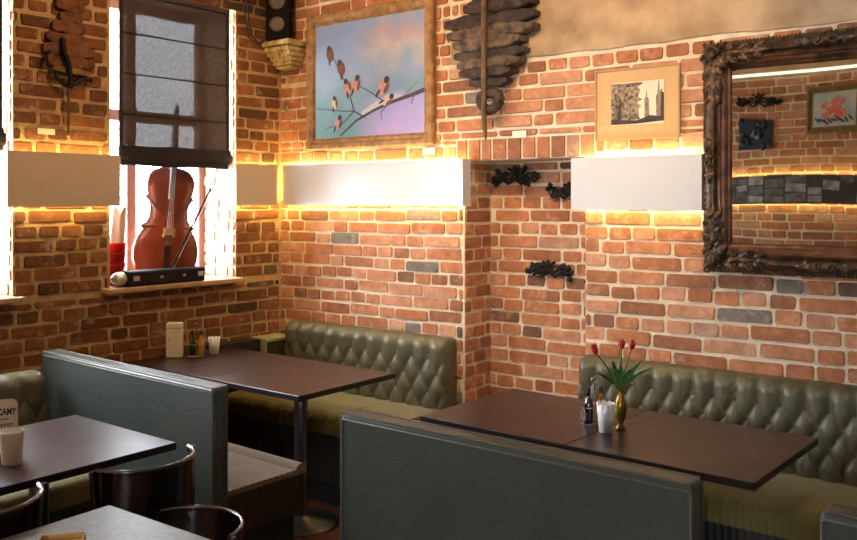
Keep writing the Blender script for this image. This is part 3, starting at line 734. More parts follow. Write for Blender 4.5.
mb.build('canvas', [M['sky'], M['p_branch'], M['p_snow'], M['p_breast'], M['p_pale'], M['p_head'], M['p_brown'], M['p_green']], t)

t = thing('framed_photograph', 'thin-framed brown and white city photograph in a wide tan mount', 'picture', (-1.895, YB - .012, 2.01))
w, h = .455, .362
mb = MB(); rect_frame(mb, w, h, [(0, 0), (0, .018), (.008, .018), (.008, .008)]); mb.build('frame', M['thinframe'], t)
mb = MB(); mb.box(-w / 2 + .008, w / 2 - .008, -.010, -.004, .008, h - .008); mb.build('mount', M['mat_tan'], t)
mb = MB(); x0, x1, z0, z1 = -.137, .146, .074, .290
mb.box(x0, x1, -.0115, -.0102, z0, z1, 0)
def pf(poly, d, m): mb.prism([(x0 + a * (x1 - x0), z0 + b * (z1 - z0)) for a, b in poly], lambda u, v, k: (u, -.0115 - d + .0005 * k, v), m)
rnd = random.Random(4)
crown = [(0, .1), (0, .98), (.58, .98)] + [(.62 - .12 * abs(math.sin(i * 1.3)), .95 - i * .075) for i in range(9)] + [(.55, .12)]
pf(crown, .001, 1)
pf([(.64, .16), (.64, .6), (.66, .62), (.68, .82), (.69, .62), (.72, .58), (.73, .16)], .001, 2)
pf([(.86, .14), (.85, .62), (.88, .70), (.90, .98), (.915, .98), (.92, .74), (.97, .8), (.98, .14)], .001, 2)
pf([(.94, .14), (.95, .72), (1, .7), (1, .14)], .0016, 3)
pf([(0, .02), (0, .14), (.5, .10), (.75, .20), (1, .15), (1, .06), (.5, .02)], .002, 3)
pf([(.12, .1), (.16, .62), (.19, .62), (.20, .1)], .002, 3)
mb.build('print', [M['ph_sky'], M['ph_tree'], M['ph_tower'], M['ph_dark']], t)

# ornate mirror
t = thing('ornate_mirror', 'large mirror in a carved dark bronze baroque frame', 'mirror', (-.645, YB - .012, 1.37))
MW, MH = 1.776, 1.071
prof = [(.004, 0), (.004, .05), (.012, .075), (.028, .095), (.045, .105), (.062, .10), (.072, .085), (.082, .092)]
mb = MB(); rect_frame(mb, MW, MH, prof); mb.build('outer_moulding', M['mirrorframe'], t)
mb = MB(); rect_frame(mb, MW, MH, [(.082, .092), (.090, .096), (.098, .088), (.106, .086), (.114, .08), (.120, .07), (.128, .066), (.134, .055), (.140, .05)]); mb.build('inner_moulding', M['mirrorinner'], t)
mb = MB(); mb.box(-MW / 2 + .135, MW / 2 - .135, -.056, -.045, .135, MH - .135); mb.build('mirror_glass', M['mirror'], t)
mb = MB(); st = .0165; r = .0075
nx = int(MW / st); nz = int(MH / st)
for i in range(nx + 1):
    x = -MW / 2 + MW * i / nx
    if x > .6: continue
    for z in (0.004, MH - .004): mb.ball((x, -.055, z), r, seg=6, rings=4)
for i in range(nz + 1): mb.ball((-MW / 2 + .004, -.055, MH * i / nz), r, seg=6, rings=4)
mb.build('bead_edge', M['mirrorframe'], t)['kind'] = 'stuff'
def leaf(mb, c, ang, L, wd, d=.02):
    """curled acanthus lobe"""
    ca, sa = math.cos(ang), math.sin(ang)
    def fn(s, tt):
        u = tt * L; v = (s - .5) * wd * math.sin(PI * min(1, tt * .9 + .08)) * (1 + .25 * math.sin(tt * 18)); hh = d * math.sin(PI * tt * .85) * (1 - (2 * s - 1) ** 2 * .8) + .008 * abs(2 * s - 1)
        return (c[0] + u * ca - v * sa, c[1] - hh, c[2] + u * sa + v * ca)
    mb.grid(fn, 6, 10, 0)
    mb.grid(lambda s, tt: (fn(s, tt)[0], fn(s, tt)[1] + .006, fn(s, tt)[2]), 6, 10, 0, flip=True)
def scroll(mb, c, r, tr, turns=1.4, sgn=1, a0=0):
    pts = []
    for i in range(22):
        q = i / 21; a = a0 + sgn * q * turns * 2 * PI; rr = r * (1 - .8 * q); pts.append((c[0] + rr * math.cos(a), c[1] - .004 - .01 * q, c[2] + rr * math.sin(a)))
    mb.tube(pts, [tr * (1 - .4 * i / 21) for i in range(22)], 6)
rnd = random.Random(6)
for sx, sz in ((-1, 0), (-1, 1), (1, 0), (1, 1)):
    mb = MB(); cx = sx * (MW / 2 - .06); cz = .06 if sz == 0 else MH - .06; dz = 1 if sz == 0 else -1; dx = -sx
    mb.ball((cx, -.105, cz), .036, .03, .036); scroll(mb, (cx, -.12, cz), .035, .007)
    for (ax, az) in ((dx, 0), (0, dz)):
        for k in range(3):
            L = .10 - .012 * k; px = cx + ax * (.03 + .07 * k); pz = cz + az * (.03 + .07 * k); a = math.atan2(az, ax)
            for da in (-.55, 0, .55): leaf(mb, (px, -.088, pz), a + da, L * (1 if da else 1.15), .035, .022)
            scroll(mb, (px + az * .03, -.1, pz + ax * .03), .018, .005, sgn=1); scroll(mb, (px - az * .03, -.1, pz - ax * .03), .018, .005, sgn=-1)
    for k in range(14):
        mb.ball((cx + rnd.uniform(-.055, .06), -.1, cz + rnd.uniform(-.055, .06)), rnd.uniform(.006, .013), seg=7, rings=5)
    leaf(mb, (cx, -.1, cz), math.atan2(dz, dx), .1, .06, .025)
    mb.build('corner_ornament', M['mirrorframe'], t)
for (x, z, a) in ((-MW / 2 + .045, MH * .5, R(90)), (-MW / 2 + .55, MH - .045, 0), (-MW / 2 + .55, .045, 0)):
    mb = MB(); c, s = math.cos(a), math.sin(a)
    for q in (-1, 1):
        for k in range(2): leaf(mb, (x + q * c * .01 * (1 + 4 * k), -.1, z + q * s * .01 * (1 + 4 * k)), a + (PI if q < 0 else 0), .075, .04, .018)
        scroll(mb, (x + q * c * .03, -.11, z + q * s * .03), .022, .006, sgn=q)
    mb.ball((x, -.11, z), .02, .016, .02); mb.build('side_ornament', M['mirrorframe'], t)
mb = MB()
for i in range(60):
    z = .16 + (MH - .32) * i / 59; leaf(mb, (-MW / 2 + .02, -.07, z - .01), R(90) + .4 * (-1) ** i, .03, .014, .012)
for i in range(50):
    x = -MW / 2 + .2 + i * .02
    for zz in (.02, MH - .02): leaf(mb, (x, -.07, zz), .4 * (-1) ** i, .028, .012, .01)
mb.build('leaf_border', M['mirrorframe'], t)['kind'] = 'stuff'

# picture, ironwork and dark plaque on the opposite wall
t = thing('framed_flower_painting', 'olive-framed pink flower painting seen only in the mirror', 'painting', (-1.985, FY + .01, 2.315), R(180))
w, h = .50, .43
mb = MB(); rect_frame(mb, w, h, [(0, 0), (0, .03), (.02, .035), (.045, .02), (.06, .018)]); mb.build('frame', M['olivewood'], t)
mb = MB(); mb.box(-w / 2 + .05, w / 2 - .05, -.016, -.008, .05, h - .05, 0); rnd = random.Random(3)
for i in range(26):
    a = rnd.uniform(0, 6.3); rr = rnd.uniform(0, .10); mb.prism(ell(rr * math.cos(a) * 1.1, .23 + rr * math.sin(a), rnd.uniform(.02, .035), rnd.uniform(.014, .028), a), lambda u, v, k, i=i: (u, -.017 - .0002 * i + .0008 * k, v), 1)
for i in range(9):
    mb.prism(ell(-.15 + .037 * i, .10 + .03 * rnd.random(), .035, .010, rnd.uniform(.4, 1.2)), lambda u, v, k, i=i: (u, -.0235 - .0002 * i + .0008 * k, v), 2)
mb.build('canvas', [M['fl_bg'], M['fl_pink'], M['fl_leaf']], t)

def ornament(name, label, loc, W, Hh, seed, rz=0, grp='black cast iron curlicues', ry=0):
    t = MB(); rnd = random.Random(seed)
    for q in (-1, 1):
        scroll(t, (q * W * .12, -.02, Hh * .1), W * .10, .009, 1.3, q, R(90)); scroll(t, (q * W * .3, -.02, 0), W * .09, .008, 1.3, -q, R(-90 if q > 0 else 270))
        t.tube([(0, -.018, -.01), (q * W * .12, -.022, -Hh * .3), (q * W * .25, -.02, -Hh * .05), (q * W * .38, -.02, -Hh * .2), (q * W * .47, -.016, 0)], [.009, .01, .009, .008, .004], 7)
        for k in range(8):
            leaf(t, (q * W * rnd.uniform(.1, .40), -.015, rnd.uniform(-.25, .2) * Hh), (0 if q > 0 else PI) + rnd.uniform(-1.3, 1.3), W * .13, .03, .018)
    leaf(t, (0, -.02, -.01), R(90), Hh * .6, .04, .02); t.ball((0, -.022, 0), .018)
    o = t.build(name, M['iron'], None, loc); o.rotation_euler = (0, ry, rz); return tag(o, label, 'wall ornament', grp)
ornament('iron_ornament', 'black cast iron scroll high in the niche under the brick lintel', (-2.785, NY - .008, 1.84), .36, .13, 1)
ornament('iron_ornament', 'black cast iron scroll partly behind the right wall panel', (-2.42, NY - .008, 1.75), .30, .12, 2)
ornament('iron_ornament', 'lowest black cast iron scroll, mid height in the niche', (-2.555, NY - .008, 1.305), .34, .12, 3)
ornament('iron_ornament', 'black iron scroll reflected at the upper left of the mirror', (-2.65, FY + .01, 2.65), .44, .16, 4, R(180), None)
t = MB(); rnd = random.Random(12)
t.prism([(-.15, .0), (-.16, .28), (.15, .30), (.16, .0)], lambda u, v, k: (u, -.03 + .03 * k, v))
for i in range(22): t.ball((rnd.uniform(-.13, .13), -.035, rnd.uniform(.02, .27)), rnd.uniform(.015, .03), .02, rnd.uniform(.02, .04), m=rnd.choice((0, 0, 1)))
o = t.build('wall_relief', [M['bluedark'], M['colA']], None, (-2.69, FY + .01, 2.19)); o.rotation_euler = (0, 0, R(180)); tag(o, 'dark blue knobbly wall relief reflected low left in the mirror', 'wall ornament')

# ------------------------------------------------------------------ driftwood pieces
def slab(mb, x0, x1, z0, z1, y0, y1, seed, m=0, tl=.2, tr=.2):
    n = 14; vs = []; rnd = random.Random(seed)
    cm = (z0 + z1) / 2; hh = (z1 - z0) / 2 * 1.12
    for i in range(n + 1):
        q = i / n; x = x0 + (x1 - x0) * q
        e = 1.0
        if q < tl: e = .5 + .5 * (q / tl)
        if q > 1 - tr: e = .4 + .6 * ((1 - q) / tr)
        top = cm + hh * e * (1 + .45 * noise.noise(Vector((x * 13, seed, 0)))); bot = cm - hh * e * (1 + .45 * noise.noise(Vector((x * 13, seed + 5, 0))))
        yy = y0 + .012 * noise.noise(Vector((x * 7, seed + 9, 0)))
        for k in range(8):
            a = 2 * PI * k / 8 + PI / 8; sq = lambda c: math.copysign(abs(c) ** .3, c)
            vs.append((x, (yy + y1) / 2 + (y1 - yy) / 2 * sq(math.cos(a)), (top + bot) / 2 + (top - bot) / 2 * sq(math.sin(a))))
    fs = []
    for i in range(n):
        for k in range(8): a = i * 8 + k; b = i * 8 + (k + 1) % 8; fs.append((a, b, b + 8, a + 8))
    mb.add(vs, fs, m, False); mb.add(vs[:8], [tuple(range(8))[::-1]], m); mb.add(vs[-8:], [tuple(range(8))], m)
t = thing('driftwood_sculpture', 'dark driftwood boat-like wall sculpture with a vertical rod and ring', 'wall sculpture', (-2.73, YB - .01, 2.03))
for i, (x0, x1, za, zb, mm) in enumerate([(-2.857, -2.60, 2.895, 2.80, 'driftD'), (-2.886, -2.544, 2.84, 2.752, 'driftD'), (-2.905, -2.46, 2.82, 2.75, 'driftD'), (-3.053, -2.455, 2.752, 2.675, 'driftD'), (-3.033, -2.453, 2.676, 2.612, 'drift'), (-2.978, -2.527, 2.617, 2.548, 'drift'), (-2.99, -2.518, 2.555, 2.492, 'driftD'), (-2.962, -2.54, 2.498, 2.440, 'drift'), (-2.935, -2.59, 2.445, 2.39, 'driftD'), (-2.88, -2.63, 2.395, 2.34, 'driftD')]):
    mb = MB(); slab(mb, x0 + 2.73, x1 + 2.73, zb - 2.03, za - 2.03, -.075 - .012 * (i % 3), -.005, i * 3 + 1); mb.build('plank', M[mm], t)
mb = MB(); mb.tube([(-.02, -.115, .97), (-.02, -.115, .115), (-.015, -.112, .05), (-.011, -.11, 0)], [.018, .015, .012, .002], 6); mb.build('rod', M['driftpole'], t)
mb = MB(); pr = []
for i in range(25):
    a = 2 * PI * i / 24; r = .048 * (1 + .08 * math.sin(3 * a)); pr.append((-.001 + 1.3 * r * math.cos(a) + .0, -.085, .225 + .98 * r * math.sin(a)))
mb.tube(pr, .029, 8, cap=False); mb.build('ring', M['driftD'], t)
mb = MB(); mb.ball((.018, -.06, .232), .022, .015, .026); mb.build('stone', M['stone'], t)

t = thing('plank_sculpture', 'rusty plank wall sculpture with a black iron bird and rod on the pier', 'wall sculpture', (XL + .008, 2.56, 2.05), R(90))
for i, (a, b, za, zb, mm) in enumerate([(2.482, 2.646, 2.87, 2.80, 'rustwood'), (2.496, 2.662, 2.795, 2.732, 'rustwood'), (2.518, 2.654, 2.73, 2.675, 'rustwood'), (2.475, 2.67, 2.672, 2.612, 'rustwood'), (2.445, 2.675, 2.608, 2.555, 'rustwood'), (2.424, 2.724, 2.552, 2.49, 'rustwood'), (2.441, 2.724, 2.484, 2.428, 'rustwood'), (2.464, 2.701, 2.42, 2.37, 'ochrewood')]):
    mb = MB(); slab(mb, a - 2.56, b - 2.56, zb - 2.05, za - 2.05, -.03 - .006 * (i % 2), -.004, i * 5 + 2, tl=.1, tr=.1); mb.build('plank', M[mm], t)
mb = MB(); q = lambda y, z: (y - 2.56, -.05, z - 2.05)
mb.tube([q(2.523, 2.56), q(2.53, 2.50), q(2.553, 2.449), q(2.562, 2.40), q(2.568, 2.36), q(2.56, 2.32)], [.012, .016, .015, .013, .014, .010], 8)
mb.tube([q(2.45, 2.50), q(2.432, 2.47), q(2.438, 2.42), q(2.47, 2.395), q(2.55, 2.385), q(2.66, 2.385)], [.008, .008, .008, .007, .006, .005], 7)
mb.tube([q(2.47, 2.39), q(2.494, 2.352), q(2.53, 2.325), q(2.558, 2.316), q(2.60, 2.345), q(2.63, 2.37), q(2.69, 2.368)], [.006, .009, .011, .012, .014, .012, .016], 7)
mb.ball(q(2.523, 2.565), .016); mb.build('iron_figure', M['iron'], t)
mb = MB(); mb.tube([q(2.558, 2.316), q(2.553, 2.057)], [.009, .007], 8); mb.build('rod', M['driftpole'], t)
mb = MB(); mb.ball(q(2.553, 2.057), .012); mb.build('rod_tip', M['brass'], t)

# ------------------------------------------------------------------ small labels
for (x, z, lab) in ((-3.225, 1.998, 'tiny white card label below the bird painting'), (-2.592, 2.068, 'tiny white card label beside the driftwood sculpture tip')):
    mb = MB(); mb.box(-.045, .045, -.004, 0, -.02, .02); tag(mb.build('card_label', M['card'], None, (x, YB - .0105, z), bevel=.001), lab, 'label', 'white card labels')
mb = MB(); mb.box(0, .004, -.048, .048, -.016, .016); tag(mb.build('card_label', M['card'], None, (XL + .0105, 2.455, 2.072), bevel=.001), 'tiny white card label below the rusty plank sculpture', 'label', 'white card labels')
mb = MB(); mb.lathe([(0, 0), (.022, 0), (.026, .004), (.02, .01), (.008, .014), (0, .014)], seg=20); o = mb.build('wall_disc', M['silver'], None, (-4.455, YB - .012, 2.34)); o.rotation_euler = (R(90), 0, 0)
tag(o, 'small round silver disc on the wall close to the room corner', 'wall ornament')

# ------------------------------------------------------------------ corbel and speaker in the corner
t = thing('corner_corbel', 'small cream fluted corbel shelf under the corner speaker', 'shelf', (-4.39, 4.122, 2.59)); t.scale = (.84, .84, .88)
mb = MB()
def corb(z0, z1, a, b, m=0): mb.box(-a, a, -b, .018, z0, z1, m)
for (z0, z1, a, b) in ((0, .02, .09, .09), (.02, .05, .105, .11), (.05, .085, .12, .13), (.085, .12, .132, .15), (.12, .155, .142, .165)): corb(z0, z1, a, b)
mb.build('bracket', M['stone'], t, bevel=.008)
mb = MB(); mb.box(-.149, .165, -.19, .018, .160, .20); mb.build('shelf_top', M['stone'], t, bevel=.01)
mb = MB()
for i in range(5): x = -.10 + .05 * i; mb.tube([(x * .75, -.108, .03), (x * .9, -.15, .09), (x, -.172, .15)], .007, 6)
mb.build('fluting', M['stone'], t)
t = thing('wall_speaker', 'black box loudspeaker standing on the corner corbel', 'speaker', (-4.41, 4.03, 2.768), R(38))
mb = MB(); mb.box(-.078, .078, -.08, .06, 0, .36); mb.build('cabinet', M['black'], t, bevel=.006)
for zz, r in ((.10, .048), (.25, .052)):
    mb = MB(); mb.lathe([(0, .0), (r * .3, .004), (r * .75, -.006), (r * .9, .01), (r, .012), (r * 1.05, .004), (r * 1.05, 0)], seg=24); o = mb.build('speaker_cone', M['cone'], t, (0, -.081, zz)); o.rotation_euler = (R(90), 0, 0)
mb = MB(); mb.tube([(XL + .02, 3.80, 3.3), (XL + .03, 3.82, 3.0), (XL + .02, 3.86, 2.8), (XL + .03, 3.92, 2.75), (XL + .04, 3.99, 2.80)], .006, 6)
mb.tube([(XL + .02, 3.78, 3.3), (XL + .025, 3.79, 3.0), (XL + .02, 3.84, 2.78), (XL + .03, 3.92, 2.74), (XL + .04, 3.99, 2.79)], .005, 6)
tag(mb.build('speaker_cable', M['cone']), 'thin looping cables left of the corner speaker', 'cable')

# ------------------------------------------------------------------ blinds
def blind(label, y0, y1, z0, z1, x=XL - .012):
    w = (y1 - y0) / 2; t = thing('roman_blind', label, 'blind', (x, (y0 + y1) / 2, z0))
    h = z1 - z0; mb = MB(); n = 6
    def fn(s, tt): z = .055 + tt * (h - .055); k = (tt * 4.0) % 1; return (.004 * math.sin(s * 9) + .006 * math.sin(PI * k), -w + 2 * w * s, z)
    mb.grid(fn, 30, 60, 0); mb.build('fabric', M['blind'], t)
    for i in range(1, 5):
        mb = MB(); z = .055 + (h - .055) * i / 4.0 - (.01 if i == 4 else 0); mb.tube([(.008, -w, z), (.008, w, z)], .005, 6); mb.build('rod_pocket', M['blindroll'], t)
    mb = MB()
    for k, (za, zb, xx, e) in enumerate(((-.01, .05, .010, 0), (.018, .085, .022, .008), (.045, .11, .012, .002))):
        def f2(s, tt, za=za, zb=zb, xx=xx, e=e):
            a = tt * 2 * PI; return (xx + .016 * math.cos(a), (-w - e) + (2 * w + 2 * e) * s, (za + zb) / 2 + (zb - za) / 2 * math.sin(a) + .003 * math.sin(s * 11 + k))
        mb.grid(f2, 24, 14, 0, flip=True)
        for s in (0, 1): mb.add([f2(s, j / 14) for j in range(14)], [tuple(range(14))[::-1 if s else 1]], 0)
    mb.build('folded_hem', M['blindroll'], t)
    mb = MB(); 
    for s in (-1, 1): mb = MB(); mb.box(-.002, .010, s * w - (.022 if s > 0 else 0), s * w + (0 if s > 0 else .022), .06, h); mb.build('side_hem', M['blindroll'], t)
    pass
    mb = MB(); mb.box(-.02, .014, -w, w, h, h + .02); mb.build('headrail', M['winframeW'], t)
    return t
blind('dark grey woven roman blind over the cello window', 2.905, 3.70, 1.915, 2.915)
blind('dark roman blind peeking in at the left picture edge', 1.0, 2.225, 1.97, 2.915)

# ------------------------------------------------------------------ cello, bow, case, red bucket
SZ = WZ0
t = thing('instrument_case', 'long black instrument case with silver end under the cello', 'case', (-4.56, 3.16, SZ))
mb = MB(); mb.box(-.012, .105, -.245, .30, .0, .088); mb.build('case_body', M['case'], t, bevel=.012)
mb = MB(); mb.ball((.046, -.262, .046), .055, .045, .042, seg=20, rings=12); mb.build('silver_end', M['silver'], t)
for y in (-.19, -.02, .14, .26):
    w = .02 if abs(y) > .15 else .01; mb = MB(); mb.box(.1052, .110, y - w, y + w, .045 - w * .6, .045 + w * .8); mb.build('latch', M['silver'], t, bevel=.002)
def cello():
    t = thing('cello', 'red-brown cello body standing on the black case before the window', 'cello', (-4.695, 3.315, SZ + .001), R(52))
    half = [(0, 0), (.06, .0), (.12, .012), (.17, .05), (.193, .11), (.195, .165), (.182, .215), (.160, .255), (.148, .275), (.166, .292), (.135, .305), (.118, .335), (.113, .37), (.116, .405), (.128, .432), (.148, .445), (.134, .462), (.140, .495), (.143, .53), (.134, .57), (.105, .60), (.06, .614), (0, .62)]
    def smooth(h):
        out = []
        for i in range(len(h) - 1):
            out.append(h[i]); out.append(((h[i][0] + h[i + 1][0]) / 2, (h[i][1] + h[i + 1][1]) / 2))
        out.append(h[-1]); return out
    hs = smooth(half); out = hs + [(-a, b) for a, b in hs[-2:0:-1]]
    n = len(out); mb = MB(); rings = []
    cz = .30
    def ring(sc, y, szf=None): return [(u * sc, y, cz + (v - cz) * (szf or sc)) for u, v in out]
    layers = [(.9, .045), (.99, .048), (.985, .035), (.97, .034), (.97, -.034), (.985, -.035), (1.0, -.042), (.985, -.050), (.93, -.050), (.85, -.058), (.65, -.072), (.35, -.080), (.08, -.082)]
    vs = []
    for sc, y in layers: vs += ring(sc, y)
    fs = []
    for i in range(len(layers) - 1):
        for k in range(n): a = i * n + k; b = i * n + (k + 1) % n; fs.append((a, a + n, b + n, b))
    fs.append(tuple(range((len(layers) - 1) * n, len(layers) * n))[::-1]); fs.append(tuple(range(n)))
    mb.add(vs, fs, 0, True)
    b = mb.build('body', M['cello'], t)
    mb = MB(); e = ring(.99, -.047); mb.tube(e + [e[0]], .0035, 6, cap=False); mb.build('edge_binding', M['cellodark'], b)
    mb = MB(); mb.add([(-.016, -.105, .44), (.016, -.105, .44), (.014, -.10, .80), (-.014, -.10, .80), (-.020, -.085, .44), (.020, -.085, .44), (.016, -.075, .80), (-.016, -.075, .80)], [(0, 1, 2, 3), (4, 7, 6, 5), (0, 4, 5, 1), (1, 5, 6, 2), (2, 6, 7, 3), (3, 7, 4, 0)]); mb.build('fingerboard', M['greyebony'], t)
    mb = MB(); mb.tube([(0, -.055, .60), (0, -.055, .82), (0, -.045, .90)], [.024, .019, .016], 10); scroll_pts = [(0, -.045 + .03 * math.cos(a) * (1 - a / 12), .925 + .03 * math.sin(a) * (1 - a / 12)) for a in [k * .5 for k in range(20)]]
    mb.tube(scroll_pts, .011, 8); mb.build('neck', M['cellodark'], t)
    for s in (-1, 1):
        mb = MB(); mb.tube([(s * .062, -.071, .335), (s * .056, -.073, .325), (s * .058, -.074, .30), (s * .072, -.070, .26), (s * .084, -.066, .225), (s * .088, -.064, .20), (s * .080, -.066, .195)], [.006, .004, .004, .0045, .004, .004, .006], 7); mb.build('f_hole', M['ebony'], t)
    mb = MB(); mb.box(-.036, .036, -.112, -.104, .245, .285); mb.box(-.036, -.024, -.112, -.07, .235, .25); mb.box(.024, .036, -.112, -.07, .235, .25); mb.build('bridge', M['kraft'], t, bevel=.002)
    mb = MB(); mb.add([(-.014, -.085, .05), (.014, -.085, .05), (.022, -.10, .19), (-.022, -.10, .19), (-.014, -.078, .05), (.014, -.078, .05), (.022, -.092, .19), (-.022, -.092, .19)], [(0, 1, 2, 3), (4, 7, 6, 5), (0, 4, 5, 1), (1, 5, 6, 2), (2, 6, 7, 3), (3, 7, 4, 0)]); mb.build('tailpiece', M['cellodark'], t)
    for k in range(4): x = (k - 1.5) * .009; mb = MB(); mb.tube([(x * 1.2, -.10, .19), (x * 1.4, -.117, .27), (x * .8, -.107, .44), (x * .7, -.103, .80)], .0010, 5); mb.build('string', M['silver'], t)
    return t
c = cello(); c.rotation_euler = (R(-1), R(4.5), R(66)); c.scale = (1.0, .9, 1.145)
t = thing('cello_bow', 'thin violin bow leaning diagonally in front of the cello', 'bow', (-4.50, 3.245, SZ + .096))
p0 = Vector((0, 0, .004)); p1 = Vector((-.06, .33, .47)); d = (p1 - p0)
mb = MB(); mb.tube([p0 + d * (i / 8) + Vector((0, 0, -.006 * math.sin(PI * i / 8))) for i in range(9)], [.0065] * 7 + [.0055, .005], 8); mb.build('stick', M['bowwood'], t)
mb = MB(); off = Vector((-.004, .014, -.012)); mb.tube([p0 + off, p0 + d * .97 + off], .0018, 5); mb.build('bow_hair', M['hair'], t)
mb = MB(); mb.ball(p1 + Vector((0, .004, 0)), .008, .01, .014); mb.build('bow_tip', M['ebony'], t)
mb = MB(); mb.tube([p0 + d * .03 + off * .5, p0 + d * .12 + off * .5], .008, 6); mb.build('frog', M['ebony'], t)
t = thing('red_bucket', 'tapered red bucket on the sill left of the cello', 'bucket', (-4.66, 2.955, SZ))
mb = MB(); mb.lathe([(.050, .0), (.052, .004), (.066, .235), (.070, .238), (.070, .248), (.064, .248), (.062, .235), (.048, .012), (0, .012)], seg=28); mb.build('pail', M['red'], t)
mb = MB(); mb.lathe([(.061, .10), (.0625, .102), (.064, .125), (.0615, .128)], seg=28); mb.lathe([(.064, .18), (.0665, .182), (.0665, .188), (.065, .19)], seg=28); mb.build('raised_band', M['red'], t)
mb = MB()
def pap(s, tt): a = s * 2 * PI; r = .046 - .014 * tt + .006 * math.sin(a * 5 + tt * 4); return (r * math.cos(a) + .02 * tt, r * math.sin(a) + .025 * tt, .14 + .30 * tt + .02 * tt * math.sin(a * 3))
mb.grid(pap, 40, 14, 0); mb.add([pap(i / 40, 1) for i in range(40)], [tuple(range(40))], 0)
o = mb.build('rolled_paper', M['paperwhite'], None, (-4.66, 2.955, SZ)); tag(o, 'crumpled white paper roll sticking out of the red bucket', 'paper')

# ------------------------------------------------------------------ table objects
def scallop_cup(label, loc, r0, r1, h, name='scalloped_cup'):
    mb = MB(); N = 60
    def ring(r, z, k=0): return [(r * math.cos(2 * PI * i / N), r * math.sin(2 * PI * i / N), z + k * abs(math.sin(2 * PI * i / N * 5)) ) for i in range(N)]
    L = [ring(r0, 0), ring(r0 + (r1 - r0) * .5, h * .5), ring(r1, h * .92, h * .08), ring(r1 - .003, h * .92, h * .08), ring(r0 + (r1 - r0) * .5 - .003, h * .5), ring(r0 - .003, .004)]
    vs = sum(L, []); fs = []
    for i in range(len(L) - 1):
        for k in range(N): a = i * N + k; b = i * N + (k + 1) % N; fs.append((a, b, b + N, a + N))
    fs.append(tuple(range(N))[::-1]); fs.append(tuple(range(5 * N, 6 * N)))
    mb.add(vs, fs, 0, True); o = mb.build(name, M['whitepl'], None, loc); return tag(o, label, 'cup', 'white scalloped cups')
def cruet(label, loc, rz=0, s=1.0):
    t = thing('cruet_stand', label, 'cruet', loc, rz, 'oil and vinegar stands')
    mb = MB()
    for z in (.006, .075): mb.tube([(-.05, -.026, z), (.05, -.026, z), (.05, .026, z), (-.05, .026, z), (-.05, -.026, z)], .002, 6)
    for x, y in ((-.05, -.026), (.05, -.026), (.05, .026), (-.05, .026)): mb.tube([(x, y, 0), (x, y, .077)], .002, 6)
    mb.tube([(0, 0, .006), (0, 0, .17)], .0022, 6); mb.tube([(.014 * math.cos(a), 0, .184 + .014 * math.sin(a)) for a in [k * PI / 6 for k in range(13)]], .002, 6)
    mb.tube([(-.05, 0, .006), (.05, 0, .006)], .002, 6)
    mb.build('wire_rack', M['chrome'], t)
    for x, mm in ((-.025, 'darkglass'), (.025, 'oil')):
        b = thing('bottle', 'glass cruet bottle with dark vinegar' if x < 0 else 'glass cruet bottle with amber oil', 'bottle')
        bpy.data.objects.remove(b)
        mb = MB(); mb.lathe([(.0, .009), (.018, .009), (.019, .02), (.019, .085), (.012, .105), (.008, .115), (.008, .135)], (x, 0, 0), 18); q = mb.build('bottle', M[mm], t)
        mb = MB(); mb.lathe([(.0095, .133), (.0095, .150), (.006, .158), (0, .158)], (x, 0, 0), 14); mb.build('stopper', M['stopper'], q)
    return t
